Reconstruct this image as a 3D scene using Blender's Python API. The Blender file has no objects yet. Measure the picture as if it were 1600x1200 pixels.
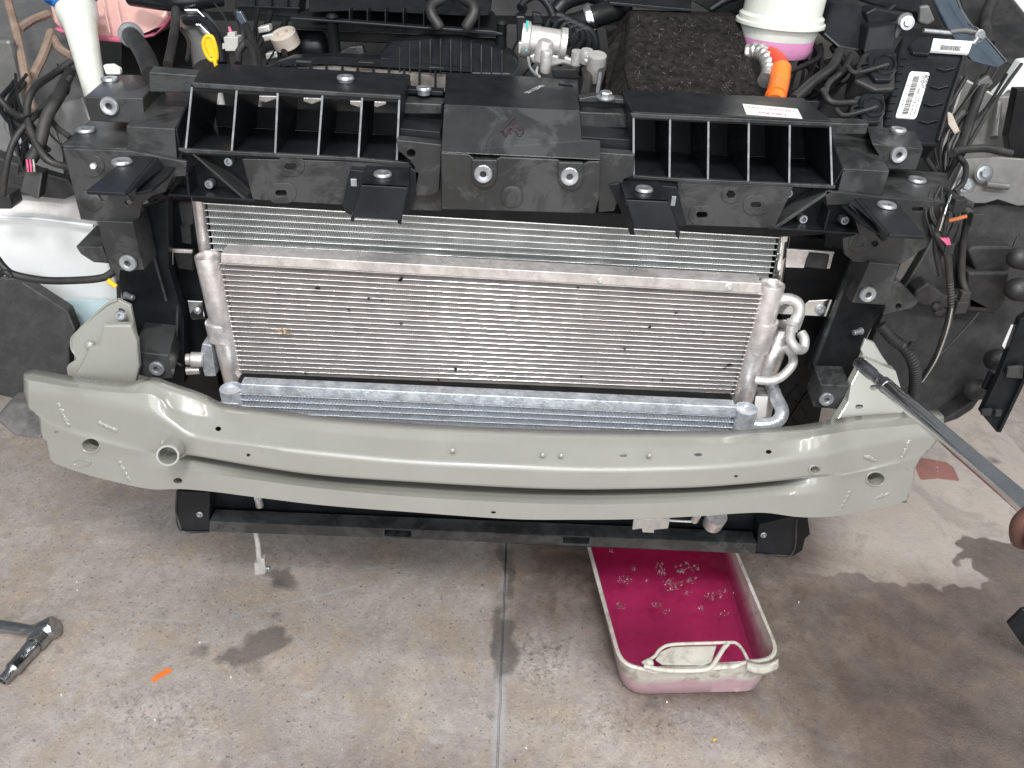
import bpy, bmesh, math, random
import numpy as np
from mathutils import Vector, Matrix, noise
from mathutils.geometry import tessellate_polygon
random.seed(7)
R = math.radians
C = bpy.context.scene.collection

# ---------------- camera ----------------
FPX = 1202.0
CAM = Vector((0, 0, 1.25))
TH = R(34.3)
_a, _b = -0.044, -0.030
_ny, _nz = -math.cos(TH), -math.sin(TH)
_nx = -(_ny*_a + _nz*_b)
ZC = -Vector((_nx, _ny, _nz)).normalized()            # world up, in camera coordinates
XC = Vector((1, _a, _b)).normalized()
XC = (XC - ZC*XC.dot(ZC)).normalized()
YC = ZC.cross(XC)
rot = Matrix(((XC.x, XC.y, XC.z), (YC.x, YC.y, YC.z), (ZC.x, ZC.y, ZC.z)))   # camera -> world
cam = bpy.data.objects.new('camera', bpy.data.cameras.new('camera'))
C.objects.link(cam)
cam.matrix_world = Matrix.Translation(CAM) @ rot.to_4x4()
cam.data.sensor_width = 36; cam.data.lens = 36*FPX/1600
cam.data.clip_start = 0.02; cam.data.clip_end = 60
bpy.context.scene.camera = cam

# ---------------- light ----------------
sc = bpy.context.scene
world = bpy.data.worlds.new('World'); sc.world = world; world.use_nodes = True
bg = world.node_tree.nodes['Background']
bg.inputs[0].default_value = (0.80, 0.87, 0.95, 1); bg.inputs[1].default_value = 0.22
sc.view_settings.view_transform = 'Standard'; sc.view_settings.look = 'None'
sc.view_settings.exposure = 0.12; sc.view_settings.gamma = 1

def area(name, loc, target, sx, sy, power, col):
    l = bpy.data.lights.new(name, 'AREA'); l.shape = 'RECTANGLE'; l.size = sx; l.size_y = sy
    l.energy = power; l.color = col
    o = bpy.data.objects.new(name, l); C.objects.link(o)
    o.location = loc
    o.rotation_euler = (Vector(target)-Vector(loc)).to_track_quat('-Z', 'Y').to_euler()
    return o
area('ceiling_strip_light', (0.0, -1.1, 3.1), (0.0, 1.0, 0.5), 3.8, 0.35, 48, (0.98, 0.99, 1.0))
area('ceiling_strip_light', (0.0, 0.1, 3.3), (0.0, 1.0, 0.4), 3.0, 0.10, 26, (1, 0.99, 0.97))
area('doorway_light', (0.0, -2.7, 2.1), (0.0, 1.0, 0.7), 5.2, 2.4, 125, (0.97, 0.98, 1.0))
area('added_shadow_lamp', (0.02, -0.85, 3.1), (0.0, 1.0, 0.5), 0.5, 0.3, 52, (1, 0.98, 0.95))  # unseen lamp added to cast shadow bands below the tabs
area('bay_end_light', (2.1, 1.0, 2.4), (1.1, 1.2, 0.1), 0.6, 0.6, 14, (1.0, 0.97, 0.93))

# ---------------- pixel rays (photograph 1600 x 1200) ----------------
def ray(px, py): return rot @ Vector((px-800, 600-py, -FPX))
def P(px, py, Y):
    d = ray(px, py); return CAM + d*((Y-CAM.y)/d.y)
def G(px, py, Z=0.0):
    d = ray(px, py); return CAM + d*((Z-CAM.z)/d.z)
def rad(px, py, Y, n):                     # n pixels at that place in metres
    p = P(px, py, Y); dep = -(rot.transposed() @ (p-CAM)).z
    return n*dep/FPX
def Z_of(px, py, Y): return P(px, py, Y).z

# ---------------- materials ----------------
MATS = {}
def mat(name, col, rough=0.5, metal=0.0, var=0.12, scale=30, bump=0.0, bscale=200, coat=0.0, spec=0.5,
        dust=0.0, dustcol=(0.35, 0.33, 0.30), dscale=9, dlo=0.45, dhi=0.75, alpha=1.0, trans=0.0, sub=0.0, aniso=None, rvar=0.12):
    m = bpy.data.materials.new(name); m.use_nodes = True
    nt = m.node_tree; N = nt.nodes; L = nt.links
    b = N['Principled BSDF']
    tc = N.new('ShaderNodeTexCoord')
    mp = N.new('ShaderNodeMapping'); L.new(tc.outputs['Object'], mp.inputs[0])
    if aniso: mp.inputs['Scale'].default_value = aniso
    n1 = N.new('ShaderNodeTexNoise'); n1.inputs['Scale'].default_value = scale; n1.inputs['Detail'].default_value = 6
    n1.inputs['Roughness'].default_value = 0.65
    L.new(mp.outputs[0], n1.inputs['Vector'])
    r = N.new('ShaderNodeMapRange'); r.inputs[1].default_value = 0.3; r.inputs[2].default_value = 0.7
    r.inputs[3].default_value = 1-var*1.6; r.inputs[4].default_value = 1+var*1.6
    L.new(n1.outputs['Fac'], r.inputs[0])
    mul = N.new('ShaderNodeVectorMath'); mul.operation = 'SCALE'
    mul.inputs[0].default_value = col
    L.new(r.outputs[0], mul.inputs['Scale'])
    out = mul.outputs[0]
    if dust > 0:
        n2 = N.new('ShaderNodeTexNoise'); n2.inputs['Scale'].default_value = dscale; n2.inputs['Detail'].default_value = 9
        n2.inputs['Roughness'].default_value = 0.7; n2.inputs['Distortion'].default_value = 0.6
        L.new(tc.outputs['Object'], n2.inputs['Vector'])
        rr = N.new('ShaderNodeMapRange'); rr.inputs[1].default_value = dlo; rr.inputs[2].default_value = dhi
        rr.inputs[3].default_value = dust*0.12; rr.inputs[4].default_value = dust
        L.new(n2.outputs['Fac'], rr.inputs[0])
        mx = N.new('ShaderNodeMix'); mx.data_type = 'RGBA'
        L.new(rr.outputs[0], mx.inputs[0]); L.new(out, mx.inputs[6]); mx.inputs[7].default_value = (*dustcol, 1)
        out = mx.outputs[2]
    L.new(out, b.inputs['Base Color'])
    r2 = N.new('ShaderNodeMapRange'); r2.inputs[1].default_value = 0.3; r2.inputs[2].default_value = 0.7
    r2.inputs[3].default_value = max(0.03, rough-rvar); r2.inputs[4].default_value = min(1, rough+rvar)
    n3 = N.new('ShaderNodeTexNoise'); n3.inputs['Scale'].default_value = scale*0.45; n3.inputs['Detail'].default_value = 7
    L.new(mp.outputs[0], n3.inputs['Vector']); L.new(n3.outputs['Fac'], r2.inputs[0])
    L.new(r2.outputs[0], b.inputs['Roughness'])
    b.inputs['Metallic'].default_value = metal
    b.inputs['Specular IOR Level'].default_value = spec
    b.inputs['Coat Weight'].default_value = coat; b.inputs['Coat Roughness'].default_value = 0.12
    if trans: b.inputs['Transmission Weight'].default_value = trans; b.inputs['IOR'].default_value = 1.33
    if sub: b.inputs['Subsurface Weight'].default_value = sub; b.inputs['Subsurface Radius'].default_value = (0.02, 0.01, 0.01); b.inputs['Subsurface Scale'].default_value = 0.5
    if alpha < 1: b.inputs['Alpha'].default_value = alpha
    if bump > 0:
        n4 = N.new('ShaderNodeTexNoise'); n4.inputs['Scale'].default_value = bscale; n4.inputs['Detail'].default_value = 5
        L.new(mp.outputs[0], n4.inputs['Vector'])
        bp = N.new('ShaderNodeBump'); bp.inputs['Strength'].default_value = bump; bp.inputs['Distance'].default_value = 0.002
        L.new(n4.outputs['Fac'], bp.inputs['Height']); L.new(bp.outputs[0], b.inputs['Normal'])
    MATS[name] = m
    return m

BLK = mat('black_plastic', (0.0075, 0.009, 0.0115), 0.36, var=0.25, scale=25, dust=0.07, dustcol=(0.16, 0.16, 0.165), dscale=14, bump=0.06, bscale=700, spec=0.28)
GRY = mat('sheen_tinted_plastic', (0.021, 0.0215, 0.022), 0.33, var=0.22, scale=16, dust=0.55, dustcol=(0.070, 0.072, 0.073), dscale=13, dlo=0.47, dhi=0.54, bump=0.05, bscale=700, spec=0.5)  # black plastic greyed for reflected floor light; dust mask paints its mottled sheen
DRK = mat('dark_rubber', (0.008, 0.008, 0.009), 0.55, var=0.2, dust=0.12, bump=0.1, bscale=500)
BAY = mat('engine_bay_black', (0.004, 0.0045, 0.0055), 0.5, spec=0.3, var=0.25, dust=0.03, dscale=20, bump=0.08)
LIN = mat('liner_plastic', (0.018, 0.018, 0.019), 0.55, var=0.15, scale=60, dust=0.16, dustcol=(0.2, 0.19, 0.18), dscale=35, bump=0.15, bscale=400)
FELT = mat('felt', (0.016, 0.0145, 0.014), 0.95, var=0.5, scale=90, bump=1.0, bscale=420, spec=0.1, dust=0.12, dustcol=(0.06, 0.055, 0.05), dscale=160)
SAGE = mat('sage_primer_paint', (0.285, 0.287, 0.258), 0.33, var=0.03, scale=12, coat=1.0, bump=0.03, bscale=60, dust=0.22, dustcol=(0.23, 0.215, 0.18), dscale=20, dlo=.52, dhi=.80, rvar=0.08)
STL = mat('zinc_steel', (0.42, 0.44, 0.46), 0.38, metal=0.75, var=0.12, scale=90, bump=0.08)
CHR = mat('chrome', (0.80, 0.80, 0.80), 0.15, metal=1.0, var=0.06, scale=60, rvar=0.06)
TOOL = mat('worn_chrome', (0.42, 0.43, 0.44), 0.25, metal=1.0, var=0.2, scale=70, dust=0.3, dustcol=(0.12, 0.10, 0.09), dscale=60)
ALW = mat('warm_aluminium', (0.82, 0.78, 0.765), 0.34, metal=0.7, var=0.14, scale=70, bump=0.2, bscale=350, dust=0.28, dustcol=(0.40, 0.36, 0.33), dscale=18)
ALWT = mat('warm_tube_metal', (0.93, 0.90, 0.885), 0.16, metal=0.95, var=0.1, scale=70, dust=0.22, dustcol=(0.45, 0.41, 0.38), dscale=18, rvar=0.05)
ALF = mat('warm_fin', (0.36, 0.335, 0.325), 0.45, metal=0.2, rvar=0.05, var=0.2, scale=35, dust=0.3, dustcol=(0.20, 0.17, 0.15), dscale=14)
ALC = mat('condenser_tube_metal', (0.90, 0.92, 0.91), 0.16, metal=1.0, rvar=0.04, var=0.10, scale=50)
ALCF = mat('condenser_fin', (0.40, 0.405, 0.40), 0.40, metal=0.3, var=0.15, scale=35, dust=0.2, dustcol=(0.26, 0.23, 0.20), dscale=9)
ALB = mat('bluish_aluminium', (0.60, 0.64, 0.685), 0.30, metal=0.6, var=0.22, scale=60, bump=0.3, bscale=260, dust=0.15, dustcol=(0.2, 0.2, 0.2), dscale=70)
ALBF = mat('bluish_fin', (0.44, 0.465, 0.51), 0.45, metal=0.3, var=0.15, scale=60)
CAST = mat('cast_aluminium', (0.60, 0.59, 0.57), 0.42, metal=0.55, var=0.12, scale=80, bump=0.3, bscale=500)
WHP = mat('white_paint', (0.78, 0.80, 0.80), 0.3, var=0.03, scale=10, coat=0.4)
WHPD = mat('dusty_white_paint', (0.62, 0.59, 0.56), 0.5, var=0.15, scale=25, dust=0.6, dustcol=(0.80, 0.82, 0.84), dscale=22)
PALEB = mat('pale_blue_film', (0.50, 0.66, 0.70), 0.3, var=0.05)
BODY = mat('grey_body_metal', (0.135, 0.135, 0.135), 0.36, metal=0.3, var=0.12, scale=14, bump=0.05, bscale=40, dust=0.3, dustcol=(0.38, 0.36, 0.33), dscale=20)
BLUEG = mat('blue_grey_paint', (0.06, 0.08, 0.105), 0.22, var=0.08, coat=0.6)
SEAL = mat('tan_seam_sealer', (0.25, 0.18, 0.14), 0.7, var=0.15, bump=0.4, bscale=150)
WHPL = mat('milky_plastic', (0.70, 0.72, 0.66), 0.35, var=0.05, sub=0.3, scale=15, dust=0.12)
BLUE = mat('blue_plastic', (0.02, 0.20, 0.72), 0.3, var=0.05)
PNKT = mat('pink_tank_plastic', (0.66, 0.40, 0.36), 0.35, var=0.12, scale=14, sub=0.3)
PNKD = mat('pink_coolant_seen_through', (0.66, 0.17, 0.27), 0.3, var=0.1, scale=12, sub=0.3)
PNKF = mat('pink_fluid_seen_through', (0.60, 0.26, 0.45), 0.3, var=0.05, sub=0.3)
ORG = mat('orange_plastic', (0.95, 0.20, 0.03), 0.28, var=0.08, coat=0.5, bump=0.2, bscale=60)
REDO = mat('red_orange_rubber', (0.55, 0.06, 0.03), 0.4, var=0.1)
YEL = mat('yellow_plastic', (0.85, 0.50, 0.02), 0.35, var=0.06)
FOIL = mat('crumpled_foil', (0.78, 0.76, 0.74), 0.25, metal=0.85, var=0.1, bump=1.0, bscale=60)
TAN = mat('tan_rubber', (0.48, 0.42, 0.36), 0.6, var=0.12)
GCON = mat('grey_connector_plastic', (0.40, 0.39, 0.37), 0.5, var=0.1)
PNKW = mat('pink_wire', (0.75, 0.12, 0.25), 0.4)
PAP = mat('white_label_paper', (0.80, 0.80, 0.79), 0.5, var=0.04)
INK = mat('black_ink', (0.02, 0.02, 0.02), 0.6)
REDI = mat('red_ink', (0.70, 0.12, 0.20), 0.6)
MARK = mat('purple_marker_ink', (0.030, 0.014, 0.020), 0.4)
WINK = mat('white_ink', (0.6, 0.65, 0.65), 0.6)
PAN = mat('milky_pan_plastic', (0.58, 0.56, 0.50), 0.42, var=0.15, scale=12, bump=0.15, bscale=120, dust=0.8, dustcol=(0.20, 0.165, 0.13), dscale=24, dlo=.5, dhi=.68, sub=0.15)
COOL = mat('magenta_coolant', (0.27, 0.002, 0.055), 0.04, var=0.25, scale=9, rvar=0.02, spec=0.6, bump=0.25, bscale=14)
FOAM = mat('foam_bubble', (0.72, 0.34, 0.42), 0.08, var=0.1, alpha=0.30)
def foam_mat():
    m = FOAM; nt = m.node_tree; N = nt.nodes; L = nt.links; N.clear()
    o = N.new('ShaderNodeOutputMaterial'); mx = N.new('ShaderNodeMixShader'); tr = N.new('ShaderNodeBsdfTransparent'); gl = N.new('ShaderNodeBsdfGlossy')
    gl.inputs['Roughness'].default_value = .12; gl.inputs['Color'].default_value = (1, .9, .92, 1); tr.inputs['Color'].default_value = (.97, .9, .92, 1)
    lw = N.new('ShaderNodeLayerWeight'); lw.inputs['Blend'].default_value = .35
    r = N.new('ShaderNodeMapRange'); r.inputs[3].default_value = .05; r.inputs[4].default_value = .75; L.new(lw.outputs['Facing'], r.inputs[0])
    L.new(r.outputs[0], mx.inputs[0]); L.new(tr.outputs[0], mx.inputs[1]); L.new(gl.outputs[0], mx.inputs[2]); L.new(mx.outputs[0], o.inputs[0])
foam_mat()
def cool_mat():
    m = COOL; nt = m.node_tree; N = nt.nodes; L = nt.links; N.clear()
    o = N.new('ShaderNodeOutputMaterial'); mx = N.new('ShaderNodeMixShader'); tr = N.new('ShaderNodeBsdfTransparent'); gl = N.new('ShaderNodeBsdfGlossy')
    gl.inputs['Roughness'].default_value = .03
    fr = N.new('ShaderNodeFresnel'); fr.inputs['IOR'].default_value = 1.36
    tc = N.new('ShaderNodeTexCoord'); n = N.new('ShaderNodeTexNoise'); n.inputs['Scale'].default_value = 26; n.inputs['Detail'].default_value = 2; n.inputs['Distortion'].default_value = 1.2; L.new(tc.outputs['Object'], n.inputs['Vector'])
    bp = N.new('ShaderNodeBump'); bp.inputs['Strength'].default_value = .45; bp.inputs['Distance'].default_value = .004; L.new(n.outputs['Fac'], bp.inputs['Height']); L.new(bp.outputs[0], gl.inputs['Normal']); L.new(bp.outputs[0], fr.inputs['Normal'])
    geo = N.new('ShaderNodeNewGeometry'); inv = N.new('ShaderNodeMath'); inv.operation = 'SUBTRACT'; inv.inputs[0].default_value = 1; L.new(geo.outputs['Backfacing'], inv.inputs[1])
    mu = N.new('ShaderNodeMath'); mu.operation = 'MULTIPLY'; L.new(fr.outputs[0], mu.inputs[0]); L.new(inv.outputs[0], mu.inputs[1]); L.new(mu.outputs[0], mx.inputs[0]); L.new(tr.outputs[0], mx.inputs[1]); L.new(gl.outputs[0], mx.inputs[2]); L.new(mx.outputs[0], o.inputs[0])
    va = N.new('ShaderNodeVolumeAbsorption'); va.inputs['Color'].default_value = (.95, .02, .54, 1); va.inputs['Density'].default_value = 14; L.new(va.outputs[0], o.inputs['Volume'])
cool_mat()
def pan_mat():
    m = PAN; nt = m.node_tree; N = nt.nodes; L = nt.links; b = N['Principled BSDF']
    src = b.inputs['Base Color'].links[0].from_socket
    tc = N.new('ShaderNodeTexCoord'); sp_ = N.new('ShaderNodeSeparateXYZ'); L.new(tc.outputs['Object'], sp_.inputs[0])
    n = N.new('ShaderNodeTexNoise'); n.inputs['Scale'].default_value = 22; n.inputs['Detail'].default_value = 6; L.new(tc.outputs['Object'], n.inputs['Vector'])
    ad = N.new('ShaderNodeMath'); ad.operation = 'MULTIPLY_ADD'; ad.inputs[1].default_value = .05; L.new(n.outputs['Fac'], ad.inputs[0]); L.new(sp_.outputs['Z'], ad.inputs[2])
    r = N.new('ShaderNodeMapRange'); r.inputs[1].default_value = .070; r.inputs[2].default_value = .088; r.inputs[3].default_value = .75; r.inputs[4].default_value = 0; L.new(ad.outputs[0], r.inputs[0])
    mx = N.new('ShaderNodeMix'); mx.data_type = 'RGBA'; L.new(r.outputs[0], mx.inputs[0]); L.new(src, mx.inputs[6]); mx.inputs[7].default_value = (.42, .235, .29, 1)
    L.new(mx.outputs[2], b.inputs['Base Color'])
pan_mat()
EDGE = mat('painted_edge_highlight', (0.24, 0.25, 0.26), 0.4, var=0.25, scale=60)  # pale colour standing in for the specular highlight on rib fronts
LEAF = mat('dry_leaf', (0.36, 0.27, 0.16), 0.7, var=0.3, scale=150)
SKIN = mat('skin', (0.10, 0.042, 0.033), 0.55, var=0.1, sub=0.1, bump=0.2, bscale=300)
CLOTH = mat('dark_sleeve_cloth', (0.05, 0.05, 0.06), 0.9)
RUST = mat('orange_brown_plastic', (0.35, 0.10, 0.03), 0.4)
CRMP = mat('crumpled_grey_plastic', (0.085, 0.082, 0.08), 0.45, var=0.4, scale=25, bump=1.0, bscale=30, dust=0.4, dustcol=(0.2, 0.19, 0.18), dscale=30)
TEAL = mat('teal_gasket', (0.05, 0.45, 0.42), 0.4)

# ---------------- mesh builders: each returns (verts, faces) ----------------
def merge(*ms):
    V, F = [], []
    for v, f in ms:
        o = len(V); V += list(v); F += [tuple(i+o for i in q) for q in f]
    return V, F

def area2(pts):   # signed-ish normal
    n = Vector((0, 0, 0))
    for i in range(len(pts)):
        a, b = Vector(pts[i]), Vector(pts[(i+1) % len(pts)])
        n += a.cross(b)
    return n

def prism(pts, vec, holes=()):
    """polygon (3-D points) with holes, extruded by vec"""
    vec = Vector(vec)
    loops = [list(map(Vector, pts))] + [list(map(Vector, h)) for h in holes]
    V = [p for l in loops for p in l]; n = len(V)
    F = []
    outn = area2(loops[0])
    if not holes:
        F.append(tuple(range(n))); F.append(tuple(range(2*n-1, n-1, -1)))
    else:
        for t in tessellate_polygon(loops):
            a, b, c = t
            if (V[b]-V[a]).cross(V[c]-V[a]).dot(outn) < 0: t = (a, c, b)
            F.append(tuple(t)); F.append(tuple(i+n for i in reversed(t)))
    off = 0
    for k, l in enumerate(loops):
        m = len(l)
        for i in range(m):
            a, b = off+i, off+(i+1) % m
            F.append((b, a, a+n, b+n))
        off += m
    V = V + [p+vec for p in V]
    return V, F

def plane_pt(px, py, pl, lift=0.0):
    d = ray(px, py); return CAM + d*((pl[0]-CAM).dot(pl[1])/d.dot(pl[1])) + pl[1]*lift
def tplane(x, y0, Y0, y1, Y1):
    a, b = P(x, y0, Y0), P(x, y1, Y1)
    n = Vector((1, 0, 0)).cross(b-a).normalized()
    if n.y > 0: n = -n
    return (a, n)
def tilt(pts, Y, ref=None):
    if isinstance(Y, (int, float)): return [P(x, y, Y) for x, y in pts]
    q = ref or pts
    y0 = min(p[1] for p in q); y1 = max(p[1] for p in q); xm = sum(p[0] for p in q)/len(q)
    pl = tplane(xm, y0, Y[0], y1, Y[1])
    return [plane_pt(x, y, pl) for x, y in pts]

def slab(pts, Y, d, holes=()):
    """polygon traced at depth Y (or from Y[0] at its top to Y[1] at its bottom), d metres thick"""
    hh = [tilt(h, Y, pts) for h in holes]
    return prism(tilt(pts, Y), (0, d, 0), hh)

def flat(pts, Z, t, holes=()):
    return prism([G(x, y, Z) for x, y in pts], (0, 0, -t), [[G(x, y, Z) for x, y in h] for h in holes])

def top_at(ref, Yref, pts, t):
    return flat(pts, Z_of(ref[0], ref[1], Yref), t)

def block(front, Y, back_px, i=0):
    """front polygon at Y, pushed back so that front[i]'s rear copy is seen at back_px at the same height"""
    a = P(*front[i], Y); b = G(back_px[0], back_px[1], a.z)
    return prism([P(x, y, Y) for x, y in front], b-a)

def circ(px, py, rx, ry=None, n=16, ang=0):
    ry = ry or rx
    return [(px+rx*math.cos(t)*math.cos(ang)-ry*math.sin(t)*math.sin(ang), py+rx*math.cos(t)*math.sin(ang)+ry*math.sin(t)*math.cos(ang))
            for t in [2*math.pi*k/n for k in range(n)]]

def slot(px, py, rx, ry, n=12):
    out = []
    for k in range(n):
        t = 2*math.pi*(k+0.5)/n
        out.append((px+(rx-ry)*(1 if math.cos(t) > 0 else -1)+ry*math.cos(t), py+ry*math.sin(t)))
    return out

def basis(axis):
    z = Vector(axis).normalized()
    x = z.orthogonal().normalized(); y = z.cross(x)
    return x, y, z

def lathe(profile, c, axis, n=24, capped=True):
    x, y, z = basis(axis); c = Vector(c)
    V, F = [], []
    m = len(profile)
    for r, h in profile:
        for k in range(n):
            t = 2*math.pi*k/n
            V.append(c + x*(r*math.cos(t)) + y*(r*math.sin(t)) + z*h)
    for j in range(m-1):
        for k in range(n):
            a = j*n+k; b = j*n+(k+1) % n
            F.append((a, b, b+n, a+n))
    if capped:
        if profile[0][0] > 1e-6: F.append(tuple(reversed(range(n))))
        if profile[-1][0] > 1e-6: F.append(tuple(range((m-1)*n, m*n)))
    return V, F

def smooth_path(pts, sub=6):
    pts = [Vector(p) for p in pts]
    if len(pts) < 3: return pts
    q = [pts[0]*2-pts[1]] + pts + [pts[-1]*2-pts[-2]]
    out = []
    for i in range(1, len(q)-2):
        for s in range(sub):
            t = s/sub
            p0, p1, p2, p3 = q[i-1:i+3]
            out.append(0.5*((2*p1)+(p2-p0)*t+(2*p0-5*p1+4*p2-p3)*t*t+(3*p1-p0-3*p2+p3)*t**3))
    out.append(pts[-1])
    return out

def tube(pts, r, n=10, sub=6, rib=0.0, ribn=0):
    path = smooth_path(pts, sub)
    if ribn:
        L = [0]
        for i in range(1, len(path)): L.append(L[-1]+(path[i]-path[i-1]).length)
        tot = L[-1]; new = []; rs = []
        m = ribn*4
        for k in range(m+1):
            s = tot*k/m; i = 0
            while i < len(L)-2 and L[i+1] < s: i += 1
            f = (s-L[i])/max(1e-9, L[i+1]-L[i]); new.append(path[i].lerp(path[i+1], min(1, f)))
            rs.append((1, 1, 1-rib, 1-rib)[k % 4])
        path = new
    else: rs = [1]*len(path)
    rr = [(r[0]+(r[1]-r[0])*i/(len(path)-1)) if isinstance(r, tuple) else r for i in range(len(path))]
    V, F = [], []
    up = None
    for i, p in enumerate(path):
        t = (path[min(i+1, len(path)-1)]-path[max(i-1, 0)]).normalized()
        if up is None: up = t.orthogonal().normalized()
        up = (up - t*up.dot(t)).normalized(); s = t.cross(up)
        for k in range(n):
            a = 2*math.pi*k/n
            V.append(p + (up*math.cos(a)+s*math.sin(a))*rr[i]*rs[i])
    for i in range(len(path)-1):
        for k in range(n):
            a = i*n+k; b = i*n+(k+1) % n
            F.append((a, b, b+n, a+n))
    F.append(tuple(reversed(range(n)))); F.append(tuple(range((len(path)-1)*n, len(path)*n)))
    return V, F

def ptube(pts, r_px, n=10, rib=0.0, ribn=0, sub=6):
    """pts = (px, py, Y); r in pixels"""
    w = [P(*p) for p in pts]; mid = pts[len(pts)//2]
    return tube(w, rad(mid[0], mid[1], mid[2], r_px), n, sub, rib, ribn)

def boxm(c, s, rz=0.0, M=None):
    sx, sy, sz = [v/2 for v in s]
    V = [Vector((x*sx, y*sy, z*sz)) for x in (-1, 1) for y in (-1, 1) for z in (-1, 1)]
    T = M if M is not None else Matrix.Rotation(rz, 3, 'Z')
    V = [T @ v + Vector(c) for v in V]
    F = [(0, 1, 3, 2), (4, 6, 7, 5), (0, 4, 5, 1), (2, 3, 7, 6), (0, 2, 6, 4), (1, 5, 7, 3)]
    return V, F

def dome(c, axis, r, h, n=20, m=6):
    prof = [(r, -h*0.25)] + [(r*math.cos(math.pi/2*k/m), h*math.sin(math.pi/2*k/m)) for k in range(m)] + [(1e-7, h)]
    return lathe(prof, c, axis, n)

def washer(c, axis, r, ri=0.36, t=0.0022, n=24):
    return lathe([(r*ri*0.98, -0.006), (r*ri, t*0.8), (r*ri*1.25, t), (r*0.88, t), (r*0.98, t*0.5), (r, -t*0.2), (r*0.9, -t*0.5), (r*0.8, -0.007)], c, axis, n)

def hexbolt(c, axis, r, h=0.004):
    hx = lathe([(r, 0), (r, h*0.8), (r*0.85, h)], c, axis, 6)
    fl = lathe([(r*1.5, -0.001), (r*1.5, 0.0008), (r*1.1, 0.0014)], c, axis, 20)
    return merge(hx, fl)

# ---------------- objects ----------------
def link(name, md, m, parent=None, bevel=0.0, smooth=False, seg=2, label=None, kind=None, recalc=True):
    me = bpy.data.meshes.new(name)
    me.from_pydata([tuple(v) for v in md[0]], [], [tuple(f) for f in md[1]])
    if recalc:
        bm = bmesh.new(); bm.from_mesh(me)
        bmesh.ops.recalc_face_normals(bm, faces=bm.faces)
        bm.to_mesh(me); bm.free()
    me.materials.append(m)
    o = bpy.data.objects.new(name, me); C.objects.link(o)
    if smooth:
        for p in me.polygons: p.use_smooth = True
        try: me.set_sharp_from_angle(angle=R(38))
        except Exception: pass
    if bevel:
        b = o.modifiers.new('bevel', 'BEVEL'); b.width = bevel; b.segments = seg; b.limit_method = 'ANGLE'; b.angle_limit = R(35)
        b.harden_normals = False
    if parent is not None: o.parent = parent
    if label: o['label'] = label
    if kind: o['kind'] = kind
    return o

def part(name, md, m, parent, **k): return link(name, md, m, parent, **k)

def thing(name, label, cat, group=None, loc=(0, 0, 0)):
    o = bpy.data.objects.new(name, None); C.objects.link(o); o.location = loc
    o.empty_display_size = 0.05
    o['label'] = label; o['category'] = cat
    if group: o['group'] = group
    return o

def tag(o, label, cat, group=None):
    o['label'] = label; o['category'] = cat
    if group: o['group'] = group
    return o

def text_mesh(s, o, ux, uy, size, m, name, parent, t=0.0002, bold=0.0):
    """flat lettering: origin o, along ux, up uy"""
    cu = bpy.data.curves.new(name, 'FONT'); cu.body = s; cu.size = 1.0; cu.align_x = 'CENTER'; cu.align_y = 'CENTER'; cu.offset = bold
    cu.resolution_u = 3
    ob = bpy.data.objects.new(name, cu); C.objects.link(ob)
    dg = bpy.context.evaluated_depsgraph_get()
    me = bpy.data.meshes.new_from_object(ob.evaluated_get(dg))
    bpy.data.objects.remove(ob)
    ux = Vector(ux).normalized(); uy = Vector(uy); uy = (uy-ux*uy.dot(ux)).normalized(); n = ux.cross(uy)
    Mx = Matrix(((ux.x, uy.x, n.x, o[0]), (ux.y, uy.y, n.y, o[1]), (ux.z, uy.z, n.z, o[2]), (0, 0, 0, 1)))
    for v in me.vertices: v.co = Mx @ (Vector(v.co)*size) 
    me.materials.clear(); me.materials.append(m)
    res = bpy.data.objects.new(name, me); C.objects.link(res); res.parent = parent
    return res
# ================= floor =================
def sd_poly(X, Y, poly):
    """signed distance in pixels, positive inside"""
    d = np.full(X.shape, 1e9); inside = np.zeros(X.shape, bool)
    n = len(poly)
    for i in range(n):
        ax, ay = poly[i]; bx, by = poly[(i+1) % n]
        ex, ey = bx-ax, by-ay
        t = np.clip(((X-ax)*ex+(Y-ay)*ey)/(ex*ex+ey*ey+1e-9), 0, 1)
        d = np.minimum(d, np.hypot(X-ax-t*ex, Y-ay-t*ey))
        c = ((ay > Y) != (by > Y)) & (X < (bx-ax)*(Y-ay)/(by-ay+1e-12)+ax)
        inside ^= c
    return np.where(inside, d, -d)
def sd_ell(X, Y, cx, cy, rx, ry, ang=0):
    c, s = math.cos(ang), math.sin(ang)
    u = (X-cx)*c+(Y-cy)*s; v = -(X-cx)*s+(Y-cy)*c
    k = np.hypot(u/rx, v/ry)
    return (1-k)*min(rx, ry)

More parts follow.
